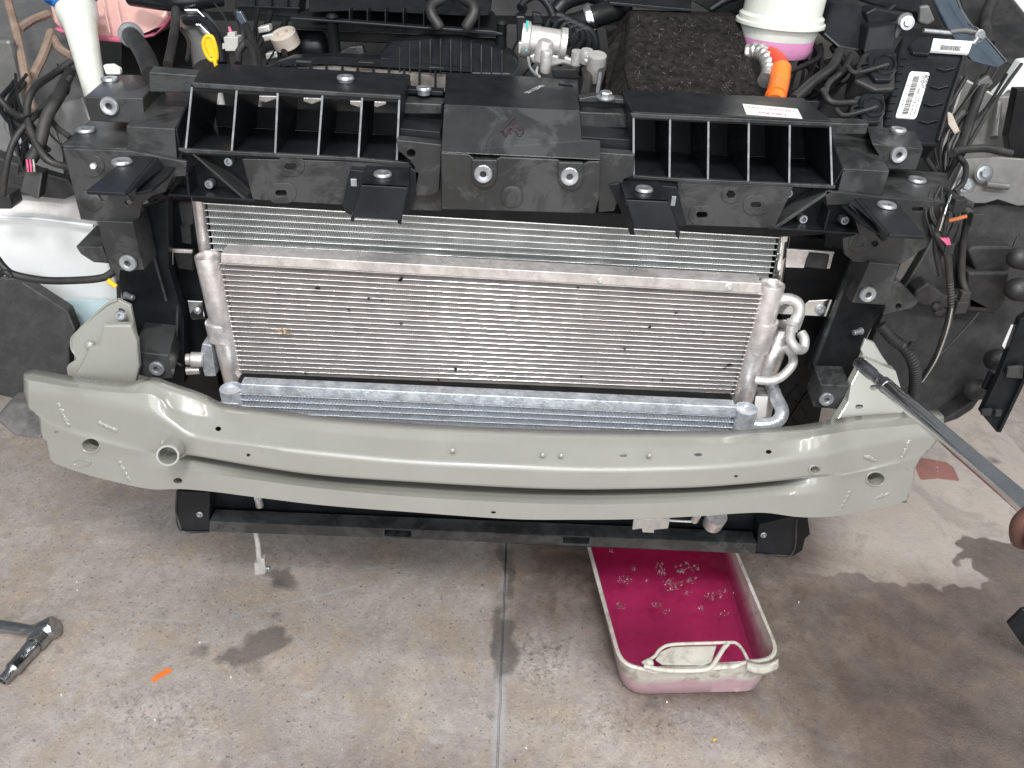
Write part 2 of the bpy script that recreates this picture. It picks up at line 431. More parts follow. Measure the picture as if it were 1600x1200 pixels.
def build_floor():
    def mk(x0, x1, y0, y1, step):
        nx = max(2, int((x1-x0)/step)+1); ny = int((y1-y0)/step)+1
        return np.linspace(x0, x1, nx), np.linspace(y0, y1, ny)
    ja, jb = G(790, 880), G(777, 1195)        # the joint between the slabs
    def jx(y): return ja.x+(jb.x-ja.x)*(y-ja.y)/(jb.y-ja.y)
    gw, gd = 0.0022, 0.006
    y_lo, y_hi, step = 0.35, 2.6, 0.0062
    ys = np.linspace(y_lo, y_hi, int((y_hi-y_lo)/step)+1)
    nl = 190; nr = 190
    cols = []
    tl = np.linspace(0, 1, nl); tr = np.linspace(0, 1, nr)
    rows = []
    for y in ys:
        j = jx(y) + 0.0015*noise.noise(Vector((0, y*25, 3)))
        xs = list(-1.35+(j-gw+1.35)*tl) + [j-gw*0.8, j+gw*0.8] + list(j+gw+(1.45-j-gw)*tr)
        zs = [0]*nl + [-gd, -gd] + [0]*nr
        rows.append([(x, y, z) for x, z in zip(xs, zs)])
    A = np.array(rows); ny, nx = A.shape[:2]
    V = A.reshape(-1, 3)
    idx = np.arange(ny*nx).reshape(ny, nx)
    Fq = np.stack([idx[:-1, :-1], idx[:-1, 1:], idx[1:, 1:], idx[1:, :-1]], -1).reshape(-1, 4)
    # outer skirt: four big quads round the fine sheet
    b = len(V); far = 6.0
    lo, hi = ys[0], ys[-1]
    ext = [(-far, -far, 0), (far, -far, 0), (far, far, 0), (-far, far, 0),
           (-1.35, lo, 0), (1.45, lo, 0), (1.45, hi, 0), (-1.35, hi, 0)]
    ef = [(b, b+1, b+5, b+4), (b+1, b+2, b+6, b+5), (b+2, b+3, b+7, b+6), (b+3, b, b+4, b+7)]
    me = bpy.data.meshes.new('floor')
    me.from_pydata([tuple(v) for v in V]+ext, [], [tuple(f) for f in Fq.tolist()]+ef)
    o = bpy.data.objects.new('floor', me); C.objects.link(o); o['kind'] = 'structure'
    VV = np.vstack([V, np.array(ext)])
    # where each floor point is seen, to place the concrete's stains and the painted light and shade
    rt = np.array(rot.transposed()); cc = (VV-np.array(CAM)) @ rt.T
    dep = np.maximum(-cc[:, 2], 1e-3)
    X = 800+cc[:, 0]/dep*FPX; Y = 600-cc[:, 1]/dep*FPX
    jit = np.array([(noise.noise(Vector((x*16, y*16, 1)))+.5*noise.noise(Vector((x*40, y*40, 2))), noise.noise(Vector((x*16, y*16, 7)))+.5*noise.noise(Vector((x*40, y*40, 8)))) for x, y, _ in VV])
    X0, Y0 = X, Y; X = X+jit[:, 0]*16; Y = Y+jit[:, 1]*11
    def sm(d, w): return np.clip(0.5+d/(2*w), 0, 1)
    stain = np.zeros(len(VV))
    for (cx, cy, rx, ry, an, s) in [(440, 905, 22, 14, 0.2, .8), (410, 1010, 42, 20, -0.5, 1), (370, 1030, 28, 10, -.2, .8), (310, 1018, 16, 9, .3, .6), (430, 960, 9, 6, 0, .6), (390, 1040, 18, 8, .3, .5),
                                    (89, 1021, 8, 6, 0, .5), (790, 1010, 13, 42, 0.0, .9), (784, 960, 10, 30, 0, .7), (796, 900, 12, 70, 0, 0.6), (765, 1125, 9, 6, 0, .5),
                                    (835, 1172, 10, 8, 0, .4), (1210, 1170, 40, 20, 0, .35), (1010, 1105, 24, 12, 0, .4), (965, 1115, 14, 8, 0, .45), (1270, 1060, 20, 8, .5, .3),
                                    (1560, 720, 12, 6, .4, .6), (1545, 705, 6, 3, .4, .6), (1575, 735, 8, 3, .4, .6), (700, 1160, 30, 14, 0, .35), (350, 1190, 40, 14, 0, .35), (60, 1180, 30, 10, 0, .2)]:
        stain = np.maximum(stain, s*sm(sd_ell(X, Y, cx, cy, rx, ry, an)+2, 9))
    wetp = [(1230, 893), (1262, 896), (1300, 897), (1340, 893), (1360, 905), (1420, 914), (1452, 922), (1465, 935), (1475, 918), (1500, 915), (1520, 922), (1545, 905), (1520, 880),
            (1490, 880), (1508, 862), (1498, 850), (1515, 835), (1560, 845), (1600, 850), (1760, 860), (1760, 1300), (1330, 1300), (1270, 1180), (1215, 1090), (1190, 1000), (1180, 900)]
    wet = sm(sd_poly(X, Y, wetp)+2, 9)
    wetm = np.clip((X-1150-np.clip(Y-1000, 0, 300)*.3)/260, 0, 1)
    # damp zone around joint and pan, with a soft cast shadow painted in
    damp_shade = 0.9*sm(sd_poly(X, Y, [(797, 700), (1250, 800), (1330, 896), (1520, 930), (1560, 1300), (1320, 1260), (1240, 1180), (1150, 1130), (990, 1130), (920, 1030), (860, 990), (797, 985)]), 45)
    damp_shade = np.maximum(damp_shade, 0.5*sm(sd_ell(X, Y, 640, 1215, 240, 50), 30))
    X, Y = X0, Y0
    red = sm(sd_poly(X, Y, [(1425, 712), (1478, 722), (1490, 730), (1500, 752), (1466, 748), (1438, 750), (1432, 735)]), 3)
    red *= 1-0.8*sm(sd_poly(X, Y, [(1464, 722), (1465, 722), (1466, 750), (1465, 750)])+.5, 1)
    pale = np.zeros(len(VV))
    jp = [(ja.x-0.006, ja.y+0.4), (ja.x+0.006, ja.y+0.4)]
    dj = np.abs(VV[:, 0]-(ja.x+(jb.x-ja.x)*(VV[:, 1]-ja.y)/(jb.y-ja.y)))
    pale = np.clip(1.25-dj/0.014, 0, 1)
    for (x0, y0, x1, y1, w) in [(360, 965, 560, 915, 2.5), (60, 965, 300, 970, 1.5), (700, 1140, 765, 1142, 3), (1180, 1100, 1300, 1170, 9), (870, 1000, 900, 985, 3), (170, 1062, 130, 1066, 2), (800, 1070, 870, 1072, 1.5),
                                (1400, 800, 1420, 870, 2), (1430, 690, 1560, 660, 2), (560, 890, 640, 880, 2)]:
        pale = np.maximum(pale, 0.75*sm(sd_poly(X, Y, [(x0, y0), (x1, y1), (x1+.5, y1+.5)])+w, w))
    light = np.maximum(0.8*sm(sd_poly(X, Y, [(1240, 830), (1330, 600), (1700, 500), (1700, 850), (1520, 850), (1540, 900), (1480, 915), (1380, 900), (1260, 895)]), 50), 0)  # paler tone painted where strong light falls on the right floor
    bump = sm(sd_poly(X, Y, [(810, 995), (880, 990), (890, 1040), (860, 1080), (815, 1070)])+4, 20)
    bump = np.maximum(bump, sm(sd_ell(X, Y, 260, 1120, 110, 50), 30)*0.8)
    bump = np.maximum(bump, sm(sd_ell(X, Y, 1000, 1130, 150, 30), 20)*0.8)
    for nm, a in (('stain', stain), ('wet', wet), ('wetm', wetm), ('damp_shade', damp_shade), ('red', red), ('pale', pale), ('light', light), ('rubble', bump)):
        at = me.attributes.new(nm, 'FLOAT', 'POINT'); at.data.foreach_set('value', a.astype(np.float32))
    m = bpy.data.materials.new('concrete'); m.use_nodes = True; N = m.node_tree.nodes; L = m.node_tree.links
    b = N['Principled BSDF']; tc = N.new('ShaderNodeTexCoord')
    def nz(scale, det=8, rough=.65, dist=0.0, sc3=None):
        n = N.new('ShaderNodeTexNoise'); n.inputs['Scale'].default_value = scale; n.inputs['Detail'].default_value = det
        n.inputs['Roughness'].default_value = rough; n.inputs['Distortion'].default_value = dist
        if sc3:
            mp = N.new('ShaderNodeMapping'); mp.inputs['Scale'].default_value = sc3; L.new(tc.outputs['Object'], mp.inputs[0]); L.new(mp.outputs[0], n.inputs['Vector'])
        else: L.new(tc.outputs['Object'], n.inputs['Vector'])
        return n.outputs['Fac']
    def mr(i, a, b_, c, d):
        r = N.new('ShaderNodeMapRange'); r.inputs[1].default_value = a; r.inputs[2].default_value = b_; r.inputs[3].default_value = c; r.inputs[4].default_value = d
        L.new(i, r.inputs[0]); return r.outputs[0]
    def mth(op, a, b_):
        n = N.new('ShaderNodeMath'); n.operation = op
        for k, v in enumerate((a, b_)):
            if isinstance(v, (int, float)): n.inputs[k].default_value = v
            else: L.new(v, n.inputs[k])
        return n.outputs[0]
    def mix(f, a, c, mode='MIX'):
        n = N.new('ShaderNodeMix'); n.data_type = 'RGBA'; n.blend_type = mode
        if isinstance(f, (int, float)): n.inputs[0].default_value = f
        else: L.new(f, n.inputs[0])
        for k, v in ((6, a), (7, c)):
            if isinstance(v, tuple): n.inputs[k].default_value = (*v, 1)
            else: L.new(v, n.inputs[k])
        return n.outputs[2]
    def att(nm):
        a = N.new('ShaderNodeAttribute'); a.attribute_name = nm; return a.outputs['Fac']
    def crisp(nm, amt, sc, lo=.42, hi=.58, strength=1.0):
        s = mth('ADD', att(nm), mth('MULTIPLY', mth('SUBTRACT', nz(sc, 6, .6), 0.5), amt))
        return mr(s, lo, hi, 0, strength)
    col = mix(mr(nz(3.5, 7, .62, .4), .38, .62, 0, 1), (0.52, 0.46, 0.415), (0.33, 0.295, 0.27))
    col = mix(mr(nz(7, 9, .7), .46, .62, 0, .8), col, (0.42, 0.325, 0.235))
    col = mix(mr(nz(9, 8, .75, .8), .50, .62, 0, .6), col, (0.44, 0.42, 0.41))
    col = mix(mr(nz(38, 10, .8), .34, .68, 0, .8), col, (0.25, 0.215, 0.195))
    col = mix(mr(nz(170, 3, .6), .60, .70, 0, .5), col, (0.62, 0.58, 0.55))
    col = mix(mr(nz(120, 4, .6), .60, .68, 0, .8), col, (0.10, 0.09, 0.085))
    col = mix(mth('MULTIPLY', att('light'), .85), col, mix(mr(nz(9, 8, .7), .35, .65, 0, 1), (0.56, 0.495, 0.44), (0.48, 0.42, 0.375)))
    col = mix(mth('MULTIPLY', att('rubble'), mr(nz(75, 5, .8), .50, .60, 0, .8)), col, (0.13, 0.12, 0.11))
    col = mix(mth('MULTIPLY', att('rubble'), mr(nz(60, 6, .8, 1.0), .50, .62, 0, .5)), col, (0.56, 0.53, 0.50))
    col = mix(mr(nz(5, 10, .72, 1.5), .52, .60, 0, .45), col, (0.27, 0.235, 0.21))
    col = mix(mr(nz(14, 10, .8, 1.2, (1, 5, 1)), .60, .68, 0, .5), col, (0.55, 0.52, 0.49))
    col = mix(crisp('pale', 1.3, 38, .35, .75, .6), col, (0.40, 0.40, 0.41))
    col = mix(mth('MULTIPLY', att('damp_shade'), mr(nz(8, 7, .7, .6), .35, .6, .55, 1.0)), col, mix(1.0, col, (0.27, 0.205, 0.165), 'MULTIPLY'))
    col = mix(crisp('stain', 1.5, 17, .30, .62, .72), col, (0.085, 0.075, 0.07))
    wetf = mth('MULTIPLY', crisp('wet', .6, 22, .40, .56, 1.0), att('wetm'))
    vor = N.new('ShaderNodeTexVoronoi'); vor.feature = 'DISTANCE_TO_EDGE'; vor.inputs['Scale'].default_value = 11
    dv = N.new('ShaderNodeVectorMath'); dv.operation = 'ADD'
    nn = N.new('ShaderNodeTexNoise'); nn.inputs['Scale'].default_value = 12; nn.inputs['Detail'].default_value = 4; L.new(tc.outputs['Object'], nn.inputs['Vector'])
    sc_ = N.new('ShaderNodeVectorMath'); sc_.operation = 'SCALE'; sc_.inputs['Scale'].default_value = .12; L.new(nn.outputs['Color'], sc_.inputs[0])
    L.new(tc.outputs['Object'], dv.inputs[0]); L.new(sc_.outputs[0], dv.inputs[1]); L.new(dv.outputs[0], vor.inputs['Vector'])
    crack = mr(vor.outputs['Distance'], 0.0, 0.012, 1, 0)
    crackm = mth('MULTIPLY', crack, mth('ADD', mth('MULTIPLY', att('wet'), .7), mth('MULTIPLY', att('light'), .0)))
    wcol = mix(mr(nz(10, 6, .7), .35, .65, 0, 1), (0.075, 0.058, 0.049), (0.16, 0.120, 0.097))
    col = mix(mth('MULTIPLY', wetf, .82), col, wcol)
    col = mix(mth('MULTIPLY', crackm, .14), col, (0.06, 0.05, 0.045))
    col = mix(crisp('red', .25, 60, .4, .6, .85), col, mix(mr(nz(30, 6, .7), .4, .6, 0, 1), (0.34, 0.11, 0.09), (0.26, 0.10, 0.085)))
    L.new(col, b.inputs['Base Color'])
    rg = mr(nz(9, 6, .6), .3, .7, .62, .85)
    n = N.new('ShaderNodeMix'); n.data_type = 'FLOAT'; L.new(wetf, n.inputs[0]); L.new(rg, n.inputs[2]); L.new(mr(nz(30, 6, .7), .4, .6, .12, .5), n.inputs[3]); L.new(n.outputs[0], b.inputs['Roughness'])
    hgt = mth('ADD', mth('MULTIPLY', nz(60, 8, .75), 1.0), mth('MULTIPLY', nz(260, 4, .7), .5))
    hgt = mth('SUBTRACT', hgt, mth('MULTIPLY', crackm, .10))
    bp = N.new('ShaderNodeBump'); bp.inputs['Strength'].default_value = .6; bp.inputs['Distance'].default_value = .0035
    L.new(hgt, bp.inputs['Height']); L.new(bp.outputs[0], b.inputs['Normal'])
    me.materials.append(m)
    return o
build_floor()

# ================= the car =================
car = thing('car', 'car with its front bumper removed, showing sage crash beam, stacked coolers and black radiator support', 'car')

# ---- bumper beam ----
def interp(pl, x):
    if x <= pl[0][0]: return pl[0][1]
    for (x0, y0), (x1, y1) in zip(pl, pl[1:]):
        if x <= x1:
            return y0+(y1-y0)*(x-x0)/(x1-x0)
    return pl[-1][1]
def smooth_interp(pl, x):      # Hermite through the points
    n = len(pl)
    if x <= pl[0][0]: return pl[0][1]
    if x >= pl[-1][0]: return pl[-1][1]
    for i in range(n-1):
        if x <= pl[i+1][0]:
            x0, y0 = pl[i]; x1, y1 = pl[i+1]
            m0 = (pl[i+1][1]-pl[max(i-1, 0)][1])/(pl[i+1][0]-pl[max(i-1, 0)][0])
            m1 = (pl[min(i+2, n-1)][1]-pl[i][1])/(pl[min(i+2, n-1)][0]-pl[i][0])
            h = x1-x0; t = (x-x0)/h
            return (2*t**3-3*t*t+1)*y0+(t**3-2*t*t+t)*h*m0+(-2*t**3+3*t*t)*y1+(t**3-t*t)*h*m1
def beamY(x):                  # bowed: middle nearest the camera
    u = (x-750)/720
    return 0.800+0.085*u*u+0.02*u**6
# rows: (polyline of pixel y against x, depth offset polyline against x)
def off(mid, endl, endr=None):
    endr = endl if endr is None else endr
    return [(30, endl), (230, endl), (330, mid), (1200, mid), (1300, endr), (1480, endr)]
ROWS = [
 ([(37, 584), (110, 598), (190, 607), (215, 602), (235, 599), (255, 606), (310, 625), (345, 641), (400, 648), (500, 661), (640, 672), (800, 680), (1000, 684), (1160, 682), (1260, 674), (1330, 662), (1400, 656), (1475, 650)], off(.050, .030)),
 ([(36, 592), (110, 606), (190, 614), (240, 618), (268, 637), (300, 648), (345, 655), (400, 662), (500, 675), (640, 687), (800, 693), (1000, 697), (1160, 693), (1260, 684), (1330, 673), (1400, 666), (1476, 659)], off(.034, .012)),
 ([(34, 606), (110, 612), (190, 626), (240, 640), (275, 662), (300, 678), (400, 694), (500, 706), (640, 719), (800, 727), (900, 731), (1000, 731), (1160, 724), (1290, 706), (1330, 695), (1400, 682), (1474, 672)], off(.0, .003)),
 ([(36, 612), (110, 622), (190, 636), (240, 648), (275, 668), (300, 683), (400, 698), (500, 711), (640, 724), (800, 733), (900, 736), (1000, 736), (1160, 729), (1290, 712), (1330, 702), (1400, 690), (1472, 680)], off(-.003, 0)),
 ([(45, 640), (80, 660), (180, 690), (240, 704), (300, 711), (400, 728), (500, 742), (640, 752), (800, 761), (900, 764), (1000, 763), (1100, 760), (1200, 752), (1290, 742), (1330, 738), (1450, 705)], off(-.003, 0)),
 ([(60, 650), (80, 665), (180, 696), (240, 708), (300, 713), (400, 730), (500, 744), (640, 754), (800, 763), (900, 766), (1000, 765), (1100, 762), (1200, 754), (1290, 744), (1330, 740), (1440, 715)], off(.030, 0)),
 ([(64, 677), (80, 682), (180, 708), (240, 716), (300, 721), (400, 739), (500, 752), (640, 763), (800, 772), (900, 774), (1000, 773), (1100, 769), (1200, 761), (1290, 754), (1330, 748), (1430, 730)], off(.012, 0)),
 ([(70, 690), (180, 722), (240, 730), (300, 737), (400, 750), (500, 763), (640, 776), (800, 785), (900, 788), (1000, 787), (1100, 783), (1200, 776), (1290, 768), (1330, 762), (1428, 745)], off(-.008, -.001)),
 ([(80, 722), (130, 740), (180, 753), (220, 762), (245, 765), (280, 764), (330, 768), (400, 777), (500, 789), (640, 800), (800, 811), (900, 812), (1000, 811), (1100, 806), (1190, 801), (1250, 808), (1300, 807), (1360, 797), (1417, 785)], off(-.008, -.002)),
]
def build_beam():
    nx = 150; cols = []
    xs = [37+(1475-37)*i/(nx-1) for i in range(nx)]
    grid = []
    for pl, of in ROWS:
        row = []
        for x in xs:
            xx = min(max(x, pl[0][0]), pl[-1][0])
            if pl is ROWS[-1][0] or pl is ROWS[0][0]: yy = smooth_interp(pl, xx)
            else: yy = smooth_interp(pl, xx)
            row.append(P(xx, yy, beamY(xx)+smooth_interp(of, xx)))
        grid.append(row)
    # subdivide between rows 
    V = []; F = []
    g2 = []
    for j in range(len(grid)-1):
        for s in ((0, .5) if j in (2, 4) else (0, .12, .5, .88)):
            g2.append([a.lerp(b, s) for a, b in zip(grid[j], grid[j+1])])
    g2.append(grid[-1])
    # small rolled edges at top and bottom
    g2 = [[p+Vector((0, .018, -.0015)) for p in g2[0]]] + g2 + [[p+Vector((0, .016, -.002)) for p in g2[-1]]]
    m = len(g2)
    for r_ in g2: V += r_
    for j in range(m-1):
        for i in range(nx-1):
            a = j*nx+i
            F.append((a, a+nx, a+nx+1, a+1))
    return V, F
beam = link('bumper_beam', build_beam(), SAGE, car, smooth=False, label='sage painted crash beam bowed across the front')
bm = bmesh.new(); bm.from_mesh(beam.data); bmesh.ops.remove_doubles(bm, verts=bm.verts, dist=0.0003)
bmesh.ops.dissolve_degenerate(bm, edges=bm.edges, dist=0.0003)
bmesh.ops.triangulate(bm, faces=[f for f in bm.faces if len(f.verts) > 4])
bmesh.ops.recalc_face_normals(bm, faces=bm.faces)
if sum(f.normal.y*f.calc_area() for f in bm.faces) > 0: bmesh.ops.reverse_faces(bm, faces=bm.faces)
bm.to_mesh(beam.data); bm.free()
for p in beam.data.polygons: p.use_smooth = True
beam.data.set_sharp_from_angle(angle=R(50))
def bpt(x, y, dy=0): return P(x, y, beamY(x)+dy)
# holes cut through the beam
cut = []
for x, y, rx, ry in [(142, 695, 13.5, 10.5), (1368, 748, 13.5, 10), (278, 751, 7.5, 4.5), (1273, 734, 7, 5), (341, 670, 5, 4), (1201, 706, 5, 3.4),
                     (88, 675, 4, 2.6), (1417, 733, 3.4, 2.4), (388, 711, 3.2, 2.6), (771, 800, 4, 2.6), (974, 711.5, 7, 2.6), (1091, 710.5, 7, 2.6), (1150, 744, 3.2, 2)]:
    c = circ(x, y, rx, ry, 18)
    cut.append(prism([P(a, b, beamY(x)-.05) for a, b in c], ray(x, y).normalized()*0.13))
cutter = link('cutter', merge(*cut), SAGE)
so = beam.modifiers.new('thick', 'SOLIDIFY'); so.thickness = .0022; so.offset = -1; so.use_even_offset = False
bo = beam.modifiers.new('holes', 'BOOLEAN'); bo.operation = 'DIFFERENCE'; bo.solver = 'EXACT'; bo.object = cutter
dg = bpy.context.evaluated_depsgraph_get()
me2 = bpy.data.meshes.new_from_object(beam.evaluated_get(dg)); me2.name = 'bumper_beam'
print('BEAM faces', len(beam.data.polygons), '->', len(me2.polygons))
beam.modifiers.clear(); beam.data = me2; bpy.data.objects.remove(cutter)
beam.data.materials.clear(); beam.data.materials.append(SAGE)
# weld beads and slots on the end plates
def weld(x0, y0, x1, y1, r=4.5):
    ms = []
    k = max(4, int(math.hypot(x1-x0, y1-y0)/2.2))
    for i in range(k+1):
        t = i/k
        x = x0+(x1-x0)*t+random.uniform(-1, 1); y = y0+(y1-y0)*t+random.uniform(-1, 1)
        q = bpt(x, y, -.0005); ms.append(dome(q, (0, -1, .1), rad(x, y, .85, r*random.uniform(.6, 1.05)), 0.0016*random.uniform(.6, 1.2), 8, 3))
    return merge(*ms)
for a in [(92, 633, 106, 664), (156, 661, 180, 672), (187, 722, 203, 751), (1353, 714, 1366, 719), (1421, 690, 1408, 718), (1327, 770, 1312, 797), (1369, 777, 1388, 772)]:
    part('weld_bead', weld(*a), SAGE, beam, smooth=True)
def ringb(x, y, rx, ry, t=1.3):
    pts = [bpt(a, b, -.0015) for a, b in circ(x, y, rx, ry, 22)]
    return tube(pts+[pts[0]], rad(x, y, .85, t), 6, 2)
for x, y, rx, ry in [(128, 723, 13, 5), (142, 696, 14.5, 11.5), (1368, 748, 14.5, 11), (277, 751, 9, 6), (1273, 734, 9, 7)]:
    part('pressed_rim', ringb(x, y, rx, ry), SAGE, beam, smooth=True)
for x, y in [(707, 703), (848, 710), (877, 711), (1015, 711)]:
    part('rivet', dome(bpt(x, y, .012), (0, -.5, .8), rad(x, y, .82, 4.2), .003, 12, 4), SAGE, beam, smooth=True)
# tow eye socket: threaded sleeve welded to the beam
c0 = bpt(278, 690, .02); c1 = bpt(262, 712, -.045)
ax = (c1-c0).normalized(); Ls = (c1-c0).length; rs = rad(262, 712, .8, 17.5)
part('tow_eye_sleeve', lathe([(rs*1.15, 0), (rs, Ls*.25), (rs, Ls*.93), (rs*.96, Ls), (rs*.80, Ls), (rs*.72, Ls*.93), (rs*.72, Ls*.3), (1e-6, Ls*.3)], c0, ax, 32, False), SAGE, beam, smooth=True)
ms = []
for k in range(26):
    t = 2*math.pi*k/26; xx, yy, zz = basis(ax)
    q = c0+ax*(Ls*.22)+(xx*math.cos(t)+yy*math.sin(t))*rs*1.12
    ms.append(dome(q, ax, .0042, .003, 8, 3))
part('sleeve_weld', merge(*ms), SAGE, beam, smooth=True)

# closing plate at the back of the beam
def closing():
    r2, r8 = ROWS[2][0], ROWS[8][0]; V = []; F = []; k = 60
    for i in range(k):
        x = 92+(1412-92)*i/(k-1)
        a = P(x, smooth_interp(r2, x)+3, beamY(x)+.045); b = P(x, smooth_interp(r8, x)-10, beamY(x)+.045)
        V += [a, b, a+Vector((0, .002, 0)), b+Vector((0, .002, 0))]
    for i in range(k-1):
        a = 4*i
        F += [(a, a+4, a+5, a+1), (a+2, a+3, a+7, a+6), (a, a+2, a+6, a+4), (a+1, a+5, a+7, a+3)]
    F += [(0, 1, 3, 2), (4*k-4, 4*k-2, 4*k-1, 4*k-3)]
    return V, F
part('closing_plate', closing(), SAGE, beam)
for x, y, r in [(142, 695, 13), (1368, 748, 13), (278, 751, 7), (1273, 734, 6.5)]:
    rr = rad(x, y, .85, r)
    part('hole_collar', lathe([(rr, 0), (rr, .016), (rr*.97, .016), (rr*.97, 0)], bpt(x, y, .001), (0, 1, -.15), 24, False), SAGE, beam, smooth=True)

# crash boxes behind the beam
part('crash_box', slab([(160, 508), (204, 508), (214, 535), (217, 575), (208, 612), (106, 605), (128, 567), (138, 546), (153, 540), (157, 528)], (.945, .935), .012), SAGE, car, bevel=.003)
part('crash_box_flange', slab([(112, 598), (106, 574), (121, 561), (113, 546), (112, 531), (120, 520), (163, 479), (184, 468), (204, 478), (214, 530), (212, 604)], (.985, .955), .006), SAGE, car, bevel=.001)
part('flange_edge', ptube([(112, 596, .957), (107, 574, .965), (121, 561, .968), (113, 546, .972), (112, 531, .975), (120, 520, .976), (163, 479, .983), (184, 468, .985)], 2.2, 8), SAGE, car, smooth=True)
part('flange_bump', dome(P(140, 540, .965), (0, -1, .3), .007, .004), SAGE, car, smooth=True)
part('flange_bolt', lathe([(.007, 0), (.008, .002), (.006, .005), (.004, .005), (.004, 0), (1e-6, 0)], P(190, 493, .972), (0, -1, .3), 16, False), STL, car, smooth=True)
part('crash_box', slab([(1352, 560), (1400, 580), (1412, 620), (1410, 665), (1300, 668), (1318, 640), (1325, 628), (1330, 600)], (.98, .92), .015, holes=[circ(1366, 606, 6, 4.5), circ(1343, 636, 6, 3.5)]), SAGE, car, bevel=.003)
part('crash_box_flange', slab([(1345, 548), (1352, 530), (1366, 535), (1378, 555), (1402, 590), (1405, 612), (1395, 622), (1403, 640), (1402, 655), (1380, 640), (1372, 600)], (1.0, .95), .006), SAGE, car, bevel=.0015)
part('crash_box_rail', ptube([(1342, 570, 1.0), (1365, 590, .99), (1402, 612, .98)], 5), SAGE, car, smooth=True)
part('crash_box_nut', ptube([(1403, 655, .93), (1425, 640, .95)], 9), STL, car, smooth=True)

# ---- coolers ----
def zigzag(n, amp=.5):
    V, F = [], []
    for k in range(n+1):
        x = k/n; z = amp if k % 2 else -amp
        V += [(x, 0, z), (x, 1, z)]
    for k in range(n): a = 2*k; F.append((a, a+2, a+3, a+1))
    me = bpy.data.meshes.new('fin_strip'); me.from_pydata(V, [], F); return me
def tube_unit():
    V, F = boxm((.5, .5, 0), (1, 1, 1)); me = bpy.data.meshes.new('tube')
    # rounded nose at front
    V, F = [], []
    prof = [(1, -.5)] + [(.075*(1-math.cos(t)), .5*math.sin(t)) for t in [R(a) for a in range(-90, 91, 18)]] + [(1, .5)]
    for x in (0, 1):
        for y, z in prof: V.append((x, y, z))
    n = len(prof)
    for i in range(n): a, b = i, (i+1) % n; F.append((a, b, b+n, a+n))
    F.append(tuple(reversed(range(n)))); F.append(tuple(range(n, 2*n)))
    me.from_pydata(V, [], F)
    for p in me.polygons: p.use_smooth = len(p.vertices) == 4
    me.set_sharp_from_angle(angle=R(40)); return me
def cooler(name, label, TL, TR, BR, BL, Y, depth, n, tm, fm, th, nf, top_extra=True):
    root = bpy.data.objects.new(name, None); C.objects.link(root); root.parent = car; root['label'] = label
    a, b, c, d = [P(*p, Y) for p in (TL, TR, BR, BL)]
    tu = tube_unit(); tu.materials.append(tm); zz = zigzag(nf); zz.materials.append(fm)
    for i in range(n):
        t = i/(n-1)
        l = a.lerp(d, t); r_ = b.lerp(c, t); v = r_-l
        o = bpy.data.objects.new('tube', tu); C.objects.link(o); o.parent = root
        o.location = l; o.rotation_euler = (0, -math.atan2(v.z, v.x), 0); o.scale = (v.length, depth, th)
        if i < n-1:
            t2 = (i+.5)/(n-1); l = a.lerp(d, t2); r_ = b.lerp(c, t2); v = r_-l
            pad = .004
            gap = ((a-d).length/(n-1)+(b-c).length/(n-1))/2-th
            o = bpy.data.objects.new('fin_strip', zz); C.objects.link(o); o.parent = root
            o.location = l+Vector((pad, .0006, 0)); o.rotation_euler = (0, -math.atan2(v.z, v.x), 0); o.scale = (v.length-2*pad, .0030, gap*1.0)
    part('core', prism([p+Vector((sx*.004, .0034, 0)) for p, sx in ((a, 1), (b, -1), (c, -1), (d, 1))], (0, depth*.6, 0)), fm, root)
    return root
cond = cooler('condenser', 'wide clean condenser behind the other coolers', (318, 318), (1218, 372), (1200, 462), (333, 420), 1.075, .016, 11, ALC, ALCF, .0021, 460)
midc = cooler('dusty_cooler', 'dusty middle cooler with warm grey fins', (343, 412), (1192, 460), (1145, 622), (376, 592), 1.03, .022, 24, ALWT, ALF, .0019, 520)
lowc = cooler('lower_cooler', 'clean bluish lower cooler half hidden by the beam', (374, 616), (1148, 652), (1120, 800), (400, 780), .975, .018, 20, ALB, ALBF, .0018, 300)
# condenser tanks
part('header_tank', tube([P(309, 305, 1.085), P(322, 400, 1.085), P(334, 470, 1.085)], rad(310, 340, 1.08, 10), 14, 2), ALW, cond, smooth=True)
part('header_tank', tube([P(1227, 360, 1.085), P(1214, 440, 1.085), P(1204, 500, 1.085)], rad(1220, 400, 1.08, 10), 14, 2), ALC, cond, smooth=True)
part('top_rail', slab([(318, 311), (1222, 366), (1222, 370), (318, 315)], 1.07, .018), ALC, cond, bevel=.0004)
# middle cooler frame
part('top_rail', slab([(345, 396), (1190, 443), (1190, 459), (345, 411)], 1.022, .032), ALW, midc, bevel=.0008)
part('bottom_rail', slab([(372, 594), (1146, 625), (1145, 630), (373, 598)], 1.022, .03), ALW, midc, bevel=.0006)
def tank(px0, px1, Y, r, m, parent, cap=True):
    a, b = P(*px0, Y), P(*px1, Y); rr = rad(*px0, Y, r); ax = (a-b).normalized(); L_ = (a-b).length
    prof = [(rr*.9, 0), (rr, .004), (rr, L_-.002), (rr*.97, L_), (rr*.84, L_), (rr*.80, L_-.004), (1e-6, L_-.004)]
    part('header_tank', lathe(prof, b, ax, 28, False), m, parent, smooth=True)
    return a, b, rr
tank((324, 399), (369, 598), 1.045, 20, ALW, midc)
tank((1207, 443), (1154, 640), 1.045, 20, ALW, midc)
part('tank_band', lathe([(.0205, -.016), (.0212, -.014), (.0212, .014), (.0205, .016)], P(345, 515, 1.045), P(324, 399, 1.045)-P(369, 598, 1.045), 24), ALW, midc, smooth=True)
part('tank_band', lathe([(.0203, -.03), (.0211, -.028), (.0211, .022), (.0203, .024)], P(1190, 520, 1.045), P(1207, 443, 1.045)-P(1154, 640, 1.045), 24), ALW, midc, smooth=True)
